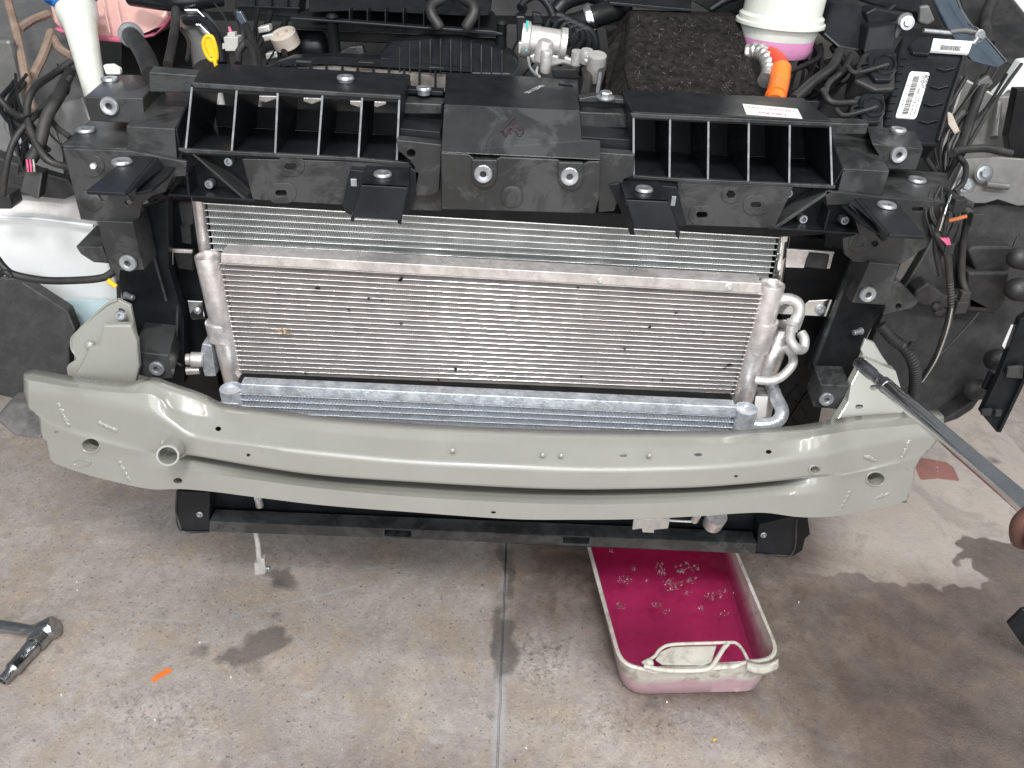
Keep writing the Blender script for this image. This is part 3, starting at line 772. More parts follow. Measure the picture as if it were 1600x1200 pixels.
part('rail_sticker', slab([(1086, 439), (1155, 443), (1158, 456), (1089, 452)], 1.0212, .0006), CAST, midc)
part('rail_bolt', hexbolt(P(1139, 448, 1.021), (0, -1, .2), .004), CAST, midc)
part('rail_bolt', hexbolt(P(938, 439, 1.021), (0, -1, .2), .003), CAST, midc)
# lower cooler frame
part('top_rail', slab([(376, 600), (1150, 636), (1150, 651), (376, 615)], (.985, .968), .02), ALB, lowc, bevel=.0008)
part('bottom_rail', slab([(400, 778), (1120, 812), (1120, 818), (400, 784)], .968, .02), ALW, lowc, bevel=.0006)
tank((361, 606), (402, 800), .985, 18, ALB, lowc)
tank((1166, 638), (1128, 815), .985, 18, ALB, lowc)
part('side_plate', slab([(318, 628), (372, 632), (372, 645), (322, 641)], .96, .004), ALB, lowc, bevel=.0005)
# dirt flecks on the middle cooler
ms = []
for x, y, s in [(497, 449, 3), (626, 435, 3.5), (545, 484, 1.6), (576, 467, 1.8), (598, 469, 1.5), (627, 506, 2), (437, 460, 1.2), (904, 449, 2), (1058, 488, 2), (1015, 511, 2.4), (975, 545, 2), (1140, 571, 3.5), (1133, 575, 2), (712, 577, 3), (477, 583, 2),
                (908, 588, 1.6), (685, 593, 1.6), (1035, 593, 1.6), (560, 520, 1.2), (800, 480, 1.3), (850, 540, 1.2), (730, 500, 1.2), (1100, 520, 1.4)]:
    q = P(x, y, 1.029)
    for k in range(4):
        ms.append(boxm(q+Vector((random.uniform(-1, 1), 0, random.uniform(-1, 1)))*s*.0009, (s*.0011, .001, s*.0009), 0))
part('dirt_fleck', merge(*ms), INK, midc, kind='stuff')

# ---- black shroud behind the coolers ----
part('fan_shroud', slab([(255, 295), (1290, 345), (1262, 700), (1210, 815), (300, 790), (262, 640)], 1.13, .03), BAY, car)
part('shroud_side', slab([(238, 312), (300, 312), (345, 620), (330, 760), (290, 640), (268, 520)], 1.10, .02), BLK, car, bevel=.002)
part('shroud_side', slab([(1232, 360), (1345, 400), (1300, 560), (1280, 660), (1200, 690), (1215, 560)], 1.10, .02), BAY, car, bevel=.002)
part('gap_panel', slab([(372, 594), (1146, 626), (1150, 640), (372, 606)], 1.0, .02), BAY, car)
shading_hood = part('shading_hood', prism([Vector((-.78, 2.08, 1.0)), Vector((.8, 2.08, 1.0)), Vector((.8, 1.72, 2.15)), Vector((-.78, 1.72, 2.15))], (0, .03, .01)), LIN, car, bevel=.01, label='unseen raised bonnet added to shade the engine bay')  # out of view, added to darken the bay and its reflections
part('unseen_underbody', prism([Vector((-.5, 1.17, .27)), Vector((.5, 1.17, .27)), Vector((.75, 2.8, .30)), Vector((-.75, 2.8, .30))], (0, 0, -.03)), BAY, car)  # out of view, added so the coolant reflects something dark
part('upper_seal', slab([(300, 300), (700, 322), (985, 335), (1290, 352), (1290, 366), (1222, 370), (318, 316), (300, 314)], 1.055, .02), BAY, car)
# ================= black radiator support =================
sup = bpy.data.objects.new('radiator_support', None); C.objects.link(sup); sup.parent = car
sup['label'] = 'black plastic front carrier with two banks of open bays'
def sp(name, md, m=BLK, bevel=.0012, **k): return part(name, md, m, sup, bevel=bevel, **k)
YF = 1.00
# front wall, left part, with slots
sp('front_panel', slab([(378, 248), (545, 252), (640, 258), (690, 268), (690, 330), (640, 328), (560, 322), (395, 312)], YF, .006,
   holes=[slot(454, 260.5, 9.5, 5), slot(439, 302, 9, 5)]), GRY)
sp('slot_pad', slab(slot(454, 259, 22, 17, 20), YF-.0016, .0016-.0002, holes=[slot(454, 260.5, 9.5, 5)]), GRY, .0006)
sp('slot_pad', slab(slot(440, 302, 23, 16, 20), YF-.0016, .0016-.0002, holes=[slot(439, 302, 9, 5)]), GRY, .0006)
# front wall, right part
sp('front_panel', slab([(1058, 283), (1240, 292), (1210, 357), (1070, 352), (1060, 320)], YF, .006,
   holes=[slot(1097, 336, 9, 5), slot(1181, 320, 8, 4.5), circ(1142, 304, 7.5, 7, 6)]), GRY)
sp('slot_pad', slab(slot(1097, 337, 21, 15.5, 20), YF-.0016, .0014, holes=[slot(1097, 336, 9, 5)]), GRY, .0006)
sp('slot_pad', slab(slot(1182, 321, 21, 15.5, 20), YF-.0016, .0014, holes=[slot(1181, 320, 8, 4.5)]), GRY, .0006)
sp('slot_pad', slab(circ(1142, 305, 15, 13, 20), YF-.0016, .0014, holes=[circ(1142, 304, 7.5, 7, 6)]), GRY, .0006)
# triangular recesses either side: dark pocket with diagonal rib
sp('pocket_back', slab([(285, 236), (380, 246), (397, 314), (262, 305), (282, 262)], 1.035, .01))
sp('pocket_rib', slab([(296, 238), (300, 238), (387, 313), (381, 313)], 1.0, .03), GRY, .0006)
sp('pocket_rib', slab([(290, 270), (293, 270), (297, 306), (293, 306)], 1.0, .03), BLK, .0006)
sp('pocket_edge', slab([(262, 303), (398, 312), (398, 315), (262, 306)], .998, .035), BLK, .0005)
sp('pocket_back', slab([(1238, 293), (1330, 300), (1345, 350), (1340, 366), (1208, 358)], 1.035, .01))
sp('pocket_rib', slab([(1296, 297), (1302, 298), (1212, 359), (1206, 357)], 1.0, .03), GRY, .0006)
sp('pocket_rib', slab([(1295, 328), (1298, 328), (1289, 362), (1286, 362)], 1.0, .03), BLK, .0006)
sp('pocket_edge', slab([(1200, 355), (1342, 364), (1342, 367), (1200, 358)], .998, .035), BLK, .0005)
for x, y in [(361, 250), (331, 285), (261, 283), (1228, 299), (1251, 339), (1315, 341)]:
    sp('threaded_insert', lathe([(rad(x, y, 1, 7), 0), (rad(x, y, 1, 7), .012), (rad(x, y, 1, 6), .013), (rad(x, y, 1, 4), .013), (rad(x, y, 1, 4), .004), (1e-6, .004)], P(x, y, 1.032), (0, -1, .1), 18, False), STL, 0, smooth=True)
# --- banks of bays
def bank(x0, x1, yt0, yt1, yb0, yb1, ribs, back_solid, depth=.112):
    """box from the shelf up to the top rail; front edges at YF"""
    tl, tr, br, bl = P(x0, yt0, YF), P(x1, yt1, YF), P(x1+(-3 if x1 < 800 else 0), yb1, YF), P(x0-2, yb0, YF)
    D = Vector((0, depth, 0))
    # shelf
    sp('shelf', prism([bl+Vector((-.01, 0, 0)), br+Vector((.008, 0, 0)), br+D+Vector((.008, 0, 0)), bl+D+Vector((-.01, 0, 0))], (0, 0, -.005)))
    # top rail plate
    sp('top_rail', prism([tl+Vector((0, 0, .003)), tr+Vector((0, 0, .003)), tr+D+Vector((0, 0, .003)), tl+D+Vector((0, 0, .003))], (0, 0, -.010)))
    # back lower wall
    hb = .030 if not back_solid else (tl.z-bl.z)
    sp('rear_wall', prism([bl+D, br+D, br+D+Vector((0, 0, hb)), bl+D+Vector((0, 0, hb))], (0, .004, 0)))
    if not back_solid:
        sp('rear_lip', prism([tl+D-Vector((0, 0, .006)), tr+D-Vector((0, 0, .006)), tr+D-Vector((0, 0, .020)), tl+D-Vector((0, 0, .020))], (0, .004, 0)))
    for (xa, ya, xb, yb) in ribs:
        a, b = P(xa, ya, YF), P(xb, yb, YF)
        w = Vector((.0016, 0, 0))
        sp('bay_rib', prism([a-w, a+w, b+w, b-w], (0, depth, 0)), BLK, .0007)
        e = w*.75; sp('rib_highlight', prism([a-e, a+e, b+e, b-e], (0, -.0006, 0)), EDGE, 0)  # thin pale strip painted as the edge highlight
    return tl, tr, br, bl
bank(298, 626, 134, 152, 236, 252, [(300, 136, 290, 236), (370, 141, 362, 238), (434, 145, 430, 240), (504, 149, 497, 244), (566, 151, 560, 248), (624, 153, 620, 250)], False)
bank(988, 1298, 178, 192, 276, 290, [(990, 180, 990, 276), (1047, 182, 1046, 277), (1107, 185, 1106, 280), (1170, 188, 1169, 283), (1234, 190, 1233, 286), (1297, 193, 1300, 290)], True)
# shelf front lips
sp('shelf_lip', slab([(278, 232), (545, 246), (640, 254), (640, 259), (545, 251), (290, 239), (280, 236)], .997, .006), GRY, .0008)
sp('shelf_lip', slab([(988, 274), (1060, 279), (1305, 290), (1305, 295), (1060, 284), (988, 279)], .997, .006), GRY, .0008)
# bay top fascia (thin front face of the top rails)
sp('rail_fascia', slab([(297, 129), (626, 150), (626, 156), (304, 137)], .998, .004), GRY, .0008)
sp('rail_fascia', slab([(985, 177), (1300, 192), (1300, 198), (988, 184)], .998, .004), GRY, .0008)
# --- middle part: small stepped box left of the centre block
sp('step_box', block([(626, 160), (690, 163), (690, 178), (628, 178)], 1.06, (636, 150)), GRY)
sp('step_box', block([(622, 200), (688, 206), (690, 225), (620, 218)], 1.01, (630, 181)), BLK)
sp('step_panel', slab([(619, 218), (690, 226), (686, 300), (672, 306), (650, 306), (648, 262), (640, 250), (622, 236)], .985, .02, holes=[circ(642, 240, 7, 7, 8)]), GRY)
sp('step_box', block([(905, 175), (985, 178), (988, 200), (908, 200)], 1.07, (912, 163)), GRY)
sp('step_box', block([(905, 213), (985, 218), (992, 240), (940, 240)], 1.02, (910, 196)), BLK)
sp('step_panel', slab([(935, 238), (992, 242), (990, 275), (975, 280), (960, 330), (935, 332)], .99, .02), GRY)
sp('rear_strip', slab([(628, 138), (692, 143), (692, 150), (628, 146)], 1.09, .02), BLK)
sp('rear_strip', slab([(905, 156), (985, 162), (985, 176), (905, 172)], 1.10, .02), BLK)
# --- centre block
t0 = G(697, 114, Z_of(694, 165, 1.03)); 
zc = Z_of(694, 165, 1.03)
sp('centre_top', flat([(697, 113), (776, 116), (903, 125), (906, 172), (694, 163)], zc, .012, holes=[[(873, 129), (894, 131), (895, 136), (874, 134)]]))
# slanted face from the top edge to the front edge
A = [P(694, 165, 1.03), P(906, 173, 1.03), P(908, 216, .985), P(936, 219, .985), P(938, 250, .955), P(690, 238, .955)]
sp('centre_slope', prism([P(694, 164, 1.03), P(906, 172, 1.03), P(909, 217, .9917), P(938, 219, .9917), P(938, 250, .965), P(689, 238, .965)], (0, .02, -.008)), GRY)
sp('centre_front', slab([(689, 238), (732, 241), (740, 247), (775, 249), (782, 245), (870, 249), (880, 254), (912, 256), (920, 252), (938, 252), (938, 300), (930, 334), (690, 327)], .965, .03, 
   ), GRY, .0014)
for x, y in [(757, 274), (892, 278)]:
    sp('boss', slab([(x-20, y-25), (x+20, y-24), (x+20, y+3), (x+15, y+14), (x+6, y+19), (x-6, y+19), (x-15, y+14), (x-20, y+3)], .960, .006), GRY, .0015)
    sp('bushing', washer(P(x-2, y-2, .959), (0, -1, .05), rad(x, y, .96, 14.5)), PAP if False else STL, 0, smooth=True)
sp('round_plug', lathe([(.0002, .002), (.010, .0022), (.0145, .001), (.0145, -.001)], P(800, 307, .9635), (0, -1, 0), 24, False), GRY, 0, smooth=True)
# marks on the centre block
def on_face(pts, f):
    return [f(x, y) for x, y in pts]
sl0, sl1 = P(694, 164, 1.03), P(689, 238, .965)
sl2 = P(906, 172, 1.03)
sln = (sl2-sl0).cross(sl1-sl0).normalized()
if sln.y > 0: sln = -sln
def on_slope(x, y, h=.0006):
    d = ray(x, y); return CAM + d*((sl0-CAM).dot(sln)/d.dot(sln)) + sln*h
sc1 = tube([on_slope(*q) for q in [(782, 206), (786, 203), (800, 187), (804, 186), (803, 196), (797, 210)]], .0011, 6)
sc2 = tube([on_slope(*q) for q in [(786, 206), (790, 214), (794, 207), (798, 200), (806, 206), (812, 213), (818, 206), (816, 201), (812, 204)]], .0011, 6)
sp('marker_scrawl', merge(sc1, sc2), MARK, 0)
zt = zc+.0004
a_, b_ = G(815, 149, zt), G(855, 130, zt)
text_mesh('50-11-22045i', (a_+b_)/2, b_-a_, Vector((0, 0, 1)).cross(b_-a_), .0105, WINK, 'stamped_date', sup, bold=.01)
# --- tabs that stand forward under the banks
def tab(front, z_ref, name='mounting_tab'):
    pass
def topplate(ref, Yref, pts, t, m=BLK, nm='mounting_tab', **k):
    return sp(nm, top_at(ref, Yref, pts, t), m, .0012, **k)
# left middle tab: flat head then sloping tongue
zt1 = Z_of(572, 258, 1.0)
sp('mounting_tab', flat([(572, 255), (641, 259), (638, 293), (563, 289)], zt1, .008))
p_ = [G(563, 289, zt1), G(638, 293, zt1)]
q_ = [P(549, 340, p_[0].y-.004), P(627, 345, p_[1].y-.004)]
sp('tab_tongue', prism([p_[0], p_[1], q_[1], q_[0]], (0, .006, 0)))
sp('tab_side', slab([(547, 265), (570, 267), (562, 300), (549, 337), (540, 333), (535, 322), (540, 296)], .985, .018))
sp('tab_side', slab([(641, 262), (656, 270), (650, 300), (636, 338), (628, 332), (636, 290)], .985, .018))
sp('tab_clip', boxm(P(553, 285, .984), (.008, .003, .010)), STL, .0005)
sp('tab_foot', slab([(549, 338), (554, 338), (553, 347), (547, 346)], .93, .004)); sp('tab_foot', slab([(622, 342), (628, 340), (627, 352), (621, 349)], .93, .004))
zt2 = Z_of(980, 281, 1.0)
sp('mounting_tab', flat([(968, 280), (1032, 283), (1045, 315), (978, 312)], zt2, .008))
p_ = [G(978, 312, zt2), G(1045, 315, zt2)]
q_ = [P(992, 358, p_[0].y-.004), P(1062, 362, p_[1].y-.004)]
sp('tab_tongue', prism([p_[0], p_[1], q_[1], q_[0]], (0, .006, 0)))
sp('tab_side', slab([(952, 288), (968, 286), (985, 325), (992, 368), (985, 368), (975, 340), (966, 320)], .985, .018))
sp('tab_side', slab([(1034, 290), (1058, 292), (1066, 325), (1073, 352), (1062, 356), (1050, 330)], .985, .018))
sp('tab_clip', boxm(P(1052, 314, .984), (.006, .003, .013)), STL, .0005)
sp('tab_foot', slab([(1055, 360), (1063, 362), (1061, 374), (1056, 370)], .93, .004))
# --- outer stepped blocks, left
sp('step_block', block([(132, 151), (223, 153), (226, 192), (190, 192), (141, 189)], 1.075, (173, 116)), GRY, .0015)
sp('step_block', block([(97, 227), (199, 232), (205, 252), (110, 248)], 1.02, (140, 187)), GRY, .0015)
sp('step_block', block([(197, 197), (273, 201), (277, 252), (200, 248)], 1.01, (237, 141)), GRY, .0015)
sp('step_block', block([(233, 112), (308, 118), (300, 145), (234, 144)], 1.085, (240, 103)), GRY, .0015)
sp('bay_end_wall', prism([P(273, 202, 1.01), P(299, 140, 1.08), P(299, 180, 1.08), P(279, 235, 1.01)], (.003, 0, 0)))
zt3 = Z_of(225, 240, 1.01)
sp('mounting_tab', flat([(206, 239), (245, 241), (196, 301), (134, 298)], zt3, .005))
sp('tab_wing', prism([G(245, 241, zt3), G(196, 301, zt3), P(203, 313, .905), P(250, 262, .99)], (.004, 0, -.001)))
sp('tab_wing', flat([(240, 253), (276, 256), (262, 275), (238, 296), (210, 301)], zt3-.012, .004))
sp('bracket_plate', slab([(98, 232), (205, 236), (276, 250), (292, 252), (290, 275), (270, 276), (258, 300), (238, 306), (222, 318), (217, 340), (207, 347), (152, 346), (126, 343), (115, 300)], 1.0, .006,
   holes=[circ(145, 259, 6, 6, 6), circ(161, 308, 7, 7, 10), circ(200, 317, 5, 5, 10)]), GRY)
sp('round_plug', lathe([(.0002, .002), (.012, .002), (.015, 0)], P(141, 314, .999), (0, -1, 0), 22, False), GRY, 0, smooth=True)
sp('ring_pad', slab(circ(145, 260, 18, 17, 20), .9985, .0014, holes=[circ(145, 259, 6, 6, 6)]), GRY, .0006)
sp('hex_stud', hexbolt(P(145, 260, 1.004), (0, -1, .1), rad(145, 260, 1, 7)), WHPL, 0)
# --- outer stepped blocks, right
sp('step_block', block([(1362, 224), (1443, 232), (1431, 266), (1386, 264)], 1.075, (1352, 190)), GRY, .0015)
sp('step_block', block([(1377, 306), (1478, 312), (1472, 330), (1380, 326)], 1.01, (1390, 264)), GRY, .0015)
sp('step_block', block([(1318, 263), (1390, 267), (1378, 308), (1340, 306), (1308, 304)], 1.01, (1297, 207)), GRY, .0015)
sp('step_block', block([(1292, 192), (1358, 194), (1352, 210), (1296, 210)], 1.085, (1290, 184)), GRY, .0015)
sp('bay_end_wall', prism([P(1320, 264, 1.01), P(1297, 200, 1.08), P(1293, 230, 1.08), P(1305, 290, 1.01)], (-.003, 0, 0)))
zt4 = Z_of(1365, 306, 1.01)
sp('mounting_tab', flat([(1339, 305), (1396, 308), (1446, 369), (1390, 366)], zt4, .005))
sp('tab_wing', prism([G(1339, 305, zt4), G(1390, 366, zt4), P(1384, 377, .905), P(1330, 320, .99)], (-.004, 0, -.001)))
sp('tab_wing', flat([(1308, 314), (1340, 316), (1388, 364), (1372, 363), (1344, 347)], zt4-.012, .004))
sp('bracket_plate', slab([(1290, 298), (1378, 308), (1478, 316), (1466, 350), (1450, 385), (1438, 392), (1410, 412), (1334, 409), (1320, 398), (1318, 372), (1342, 366), (1330, 320), (1292, 320)], 1.0, .006,
   holes=[circ(1367, 381, 5.5, 5), slot(1434, 327, 9, 3.5)]), GRY)
sp('ring_pad', slab(circ(1343, 381, 17, 15, 20), .9985, .0014, holes=[circ(1343, 381, 7, 6, 10)]), GRY, .0006)
# bushings on top (axis up) and on faces
for x, y, r, Y_, zz in [(172, 126, 13, None, Z_of(132, 151, 1.075)), (135, 205, 14.5, None, Z_of(97, 227, 1.02)), (191, 255, 15.5, None, zt3), (598, 274.5, 14.5, None, zt1),
                    (540, 124, 13.5, None, Z_of(540, 144, YF)+.003), (662, 141, 12, None, Z_of(662, 139, 1.09)), (1006, 298, 14, None, zt2), (1403, 205, 12.5, None, Z_of(1362, 224, 1.075)),
                    (1432, 283, 14, None, Z_of(1377, 306, 1.01)), (1385, 323, 15, None, zt4)]:
    q = G(x, y, zz); dep = -(rot.transposed() @ (q-CAM)).z
    sp('bushing', washer(q+Vector((0, 0, .0015)), (0, 0, 1), r*dep/FPX, t=.003), STL, 0, smooth=True)
for x, y, r, Y_ in [(171, 166, 14.5, 1.073), (1404, 242, 13, 1.073), (200, 411, 13.5, .985), (1356, 460, 13, .985), (245, 576, 12, .955), (1291, 624, 11.5, .955)]:
    sp('bushing', washer(P(x, y, Y_), (0, -1, .1), rad(x, y, Y_, r), t=.003), STL, 0, smooth=True)
# upright legs
sp('upright', slab([(152, 345), (207, 347), (225, 422), (173, 423), (160, 380)], .99, .05), GRY)
sp('upright_cheek', slab([(207, 330), (262, 312), (264, 420), (287, 500), (288, 600), (240, 600), (212, 542), (197, 492), (186, 442), (186, 424), (225, 424)], 1.045, .02))
sp('upright_rib', tube([P(224, 338, 1.04), P(240, 400, 1.04), P(260, 470, 1.035)], .0018, 6), GRY, 0)
sp('upright_rib', tube([P(277, 478, 1.03), P(276, 520, 1.03), P(273, 560, 1.03), P(284, 572, 1.03)], .0018, 6), GRY, 0)
sp('foot_block', block([(209, 549), (263, 555), (270, 591), (240, 592), (216, 586)], .957, (226, 502)), GRY, .0015)
sp('side_scoop', block([(118, 385), (160, 386), (170, 412), (146, 410), (126, 397)], 1.0, (150, 352)), GRY)
sp('clip_nut', lathe([(.006, 0), (.006, .003), (.0045, .004), (.0045, .014), (.0035, .015)], P(196, 461, 1.04), (1, -.35, -.1), 16), STL, 0, smooth=True)
sp('upright', slab([(1359, 410), (1406, 414), (1384, 477), (1331, 473)], .99, .05), GRY)
sp('upright_cheek', slab([(1335, 405), (1408, 412), (1384, 476), (1358, 520), (1340, 562), (1328, 604), (1282, 602), (1262, 576), (1290, 520)], 1.045, .02))
sp('upright_rib', slab([(1332, 408), (1337, 409), (1275, 572), (1270, 570)], 1.035, .008), GRY, .0006)
sp('foot_block', block([(1283, 601), (1329, 603), (1324, 627), (1310, 640), (1270, 636), (1278, 618)], .957, (1272, 570)), GRY, .0015)
sp('side_scoop', slab([(1384, 476), (1390, 445), (1402, 438), (1436, 471), (1425, 482), (1380, 492)], 1.01, .04, holes=[circ(1404, 479, 4.5, 4.5, 10)]), GRY)
sp('clip_nut', lathe([(.006, 0), (.006, .003), (.0045, .004), (.0045, .014), (.0035, .015)], P(1346, 517, 1.035), (-1, -.35, -.1), 16), STL, 0, smooth=True)
# --- sticker
zs = Z_of(1160, 186, YF)+.0034
sp('sticker', flat([(1160, 162), (1246, 170), (1254, 185.5), (1166, 178)], zs+.0006, .0005), PAP, 0)
u0, u1 = G(1163, 170, zs), G(1250, 178, zs)
up_ = G(1200, 165, zs)-G(1202, 182, zs)
text_mesh('5A211.5307201', G(1205, 170.5, zs+.0008), u1-u0, up_, .0098, REDI, 'sticker_print', sup, bold=.012)
text_mesh('(X6.HB )', G(1207, 177.5, zs+.0008), u1-u0, up_, .0098, REDI, 'sticker_print', sup, bold=.03)
# bolt on the centre bracket
sp('bracket_bolt', hexbolt(P(946, 152, 1.09), (0, -.1, 1), .0085, .008), STL, 0)
sp('bracket_foot', slab([(905, 154), (925, 150), (985, 156), (985, 163), (905, 159)], 1.09, .02), GRY)

# ================= lower tray =================
low = bpy.data.objects.new('lower_crossmember', None); C.objects.link(low); low.parent = car
def lp(name, md, m=BLK, bevel=.0012, **k): return part(name, md, m, low, bevel=bevel, **k)
lp('back_wall', slab([(280, 762), (400, 764), (800, 780), (1246, 795), (1238, 868), (800, 850), (322, 818)], .965, .012), BLK)
lp('front_lip', slab([(327, 815), (600, 826), (900, 838), (1183, 850), (1180, 866), (900, 853), (600, 841), (327, 831)], (.925, .925), .03,
   holes=[[(601, 827.5), (642, 829.5), (642, 840), (601, 838)], [(880, 838.5), (921, 840.5), (920, 850.5), (880, 849)]]), GRY)
lp('lip_shelf', prism([P(327, 815, .927), P(600, 826, .927), P(900, 838, .927), P(1183, 850, .927), P(1183, 835, .965), P(900, 823, .965), P(600, 811, .965), P(327, 800, .965)], (0, 0, -.004)), BLK)
lp('end_cap', slab([(275, 768), (328, 770), (327, 831), (284, 831), (275, 800)], .935, .03), BLK)
lp('end_cap', slab([(1183, 848), (1186, 820), (1243, 806), (1236, 868), (1180, 866)], .935, .03), BLK)
lp('end_cap_edge', tube([P(276, 770, .933), P(275, 800, .933), P(284, 830, .933), P(327, 831, .933)], .0015, 6), GRY, 0)
lp('end_cap_edge', tube([P(1245, 812, .933), P(1236, 867, .933), P(1180, 865, .933)], .0015, 6), GRY, 0)
lp('side_bracket', slab([(1224, 812), (1262, 808), (1266, 835), (1258, 842), (1254, 860), (1240, 869), (1230, 866)], .97, .04), BAY)
for x, y in [(312, 804), (1193, 836)]: lp('bolt', hexbolt(P(x, y, .933), (0, -1, .2), .0035, .004), STL, 0)
for x, y in [(365, 826), (1128, 852)]: lp('lip_hole_plug', dome(P(x, y, .925), (0, -1, .2), .003, .001, 12, 3), INK, 0)
for x, y in [(344, 824), (1165, 855)]: lp('lip_boss', lathe([(.0055, 0), (.0055, .0012), (.004, .0014), (.004, .0006), (1e-6, .0006)], P(x, y, .925), (0, -1, .1), 18, False), GRY, 0, smooth=True)
# bits hanging under the beam
part('hanging_bracket', slab([(990, 812), (1047, 810), (1044, 826), (1022, 828), (1022, 833), (1004, 832), (1003, 826), (988, 828)], .915, .003), CAST, car, bevel=.0008)
part('drain_stub', lathe([(rad(1118, 812, .93, 16.5), 0), (rad(1118, 812, .93, 15), -.03)], P(1120, 806, .925), (0, -.3, 1), 20), ALW, car, smooth=True)
part('drain_stub', lathe([(rad(1088, 812, .93, 6.5), 0), (rad(1088, 812, .93, 6), -.018)], P(1089, 805, .925), (0, -.3, 1), 16), ALW, car, smooth=True)
part('thin_pipe', ptube([(1030, 812, .93), (1060, 814, .93), (1088, 815, .93)], 2, 8), ALW, car, smooth=True)
part('cooler_foot', lathe([(rad(402, 785, .95, 6), 0), (rad(402, 785, .95, 6), -.02)], P(403, 778, .95), (0, -.1, 1), 14), ALW, car, smooth=True)
# air-conditioning pipe below the tray
acp = bpy.data.objects.new('refrigerant_pipe', None); C.objects.link(acp); acp.parent = car
part('pipe', ptube([(399, 828, .97), (403, 850, .965), (405, 872, .96), (408, 884, .96)], 4.2, 12), CAST, acp, smooth=True)
part('flange', slab([(397, 881), (405, 880), (406, 875), (413, 874), (415, 893), (414, 897), (398, 899)], .955, .014), CAST, acp, bevel=.001)
part('fitting', lathe([(.0035, 0), (.0035, .003), (.0048, .003), (.0048, .005), (.0032, .005), (.0032, .007), (.0046, .007), (.0046, .009), (.003, .010)], P(414, 888, .962), (1, 0, .1), 16), STL, acp, smooth=True)

# ================= plumbing right of the coolers =================
plumb = bpy.data.objects.new('cooler_plumbing', None); C.objects.link(plumb); plumb.parent = car
def pp(name, md, m=CAST, **k): return part(name, md, m, plumb, smooth=True, **k)
pp('pipe', ptube([(1210, 469, 1.04), (1232, 467, 1.04), (1247, 475, 1.035), (1248, 490, 1.03), (1240, 505, 1.025), (1237, 518, 1.02)], 9, 14))
pp('pipe', ptube([(1237, 508, 1.02), (1235, 530, 1.015), (1245, 545, 1.01), (1255, 545, 1.02), (1257, 530, 1.03), (1252, 520, 1.04)], 7.5, 14))
pp('collar', lathe([(.0085, 0), (.0098, .001), (.0098, .005), (.0085, .006)], P(1238, 506, 1.024), (0.1, .1, 1), 18))
pp('pipe', ptube([(1180, 594, 1.02), (1205, 595, 1.015), (1222, 588, 1.02), (1238, 570, 1.03), (1238, 555, 1.05), (1230, 545, 1.07)], 7, 14))
pp('receiver_drier', lathe([(.002, -.002), (.016, .002), (.0195, .008), (.0195, .095), (.016, .10), (.012, .103)], P(1190, 596, 1.07), P(1216, 528, 1.085)-P(1190, 596, 1.07), 24), ALW)
pp('pipe', ptube([(1168, 662, .985), (1195, 664, .98), (1215, 658, .985), (1222, 642, 1.0), (1213, 622, 1.03), (1205, 600, 1.06)], 10.5, 14), ALB)
pp('receiver_drier', lathe([(.002, 0), (.018, .002), (.018, .05), (.018, .055)], P(1186, 655, 1.05), P(1200, 595, 1.06)-P(1186, 655, 1.05), 20), CAST)
part('drier_label', slab([(1181, 619), (1200, 620), (1196, 652), (1176, 655)], 1.032, .0005), PAP, plumb)
part('side_bracket', slab([(1218, 476), (1255, 478), (1264, 470), (1300, 468), (1301, 474), (1294, 495), (1258, 493), (1250, 516), (1212, 515), (1212, 500), (1240, 500), (1240, 492), (1214, 490)], 1.055, .003), ALC, plumb, bevel=.0006)
pp('bracket_bolt', hexbolt(P(1282, 484, 1.054), (0, -1, .1), .0055, .004), STL)
part('side_bracket', slab([(1230, 389), (1304, 394), (1302, 400), (1297, 420), (1292, 420), (1296, 402), (1262, 400), (1256, 419), (1228, 418)], 1.06, .004), ALW, plumb, bevel=.0006)
part('side_bracket', slab([(256, 388), (300, 391), (300, 396), (270, 395), (270, 416), (262, 416)], 1.06, .004), ALW, plumb, bevel=.0006)
part('rubber_mount', slab([(1266, 396), (1297, 399), (1292, 422), (1258, 418)], 1.055, .02), DRK, plumb, bevel=.002)
part('rubber_mount', slab([(270, 394), (300, 396), (302, 424), (278, 420)], 1.07, .02), DRK, plumb, bevel=.002)
part('side_bracket', slab([(293, 470), (316, 471), (320, 498), (300, 499), (297, 494)], 1.05, .003), ALC, plumb, bevel=.0006)
pp('bracket_bolt', dome(P(308, 486, 1.049), (0, -1, .1), .0055, .003, 16, 4), STL)
part('connector_block', slab([(316, 537), (330, 540), (337, 588), (320, 588), (312, 560)], 1.03, .03), ALB, plumb, bevel=.001)
pp('connector_plug', lathe([(.010, 0), (.012, .002), (.012, .018), (.009, .020), (.009, .026)], P(318, 562, 1.03), (-1, -.2, .1), 18), CAST)
pp('connector_plug', lathe([(.007, 0), (.007, .02)], P(312, 578, 1.03), (-1, -.2, 0), 14), CAST)
part('shroud_detail', slab([(278, 318), (300, 318), (302, 350), (285, 356)], 1.09, .01), GRY, plumb, bevel=.001)
part('shroud_detail', slab([(281, 352), (297, 352), (299, 382), (285, 380)], 1.09, .01), GRY, plumb, bevel=.001)
part('shroud_latch', slab([(1294, 350), (1307, 352), (1300, 388), (1288, 386)], 1.09, .01), GRY, plumb, bevel=.001)
# lattice ribs on the dark cheek, lower right
ms = []
for a, b in [((1232, 615), (1262, 650)), ((1222, 635), (1250, 668)), ((1262, 612), (1225, 668)), ((1248, 600), (1230, 625)), ((1226, 590), (1262, 625))]:
    ms.append(tube([P(*a, 1.098), P(*b, 1.098)], .0012, 5))
part('lattice_rib', merge(*ms), BLK, plumb, kind='stuff')
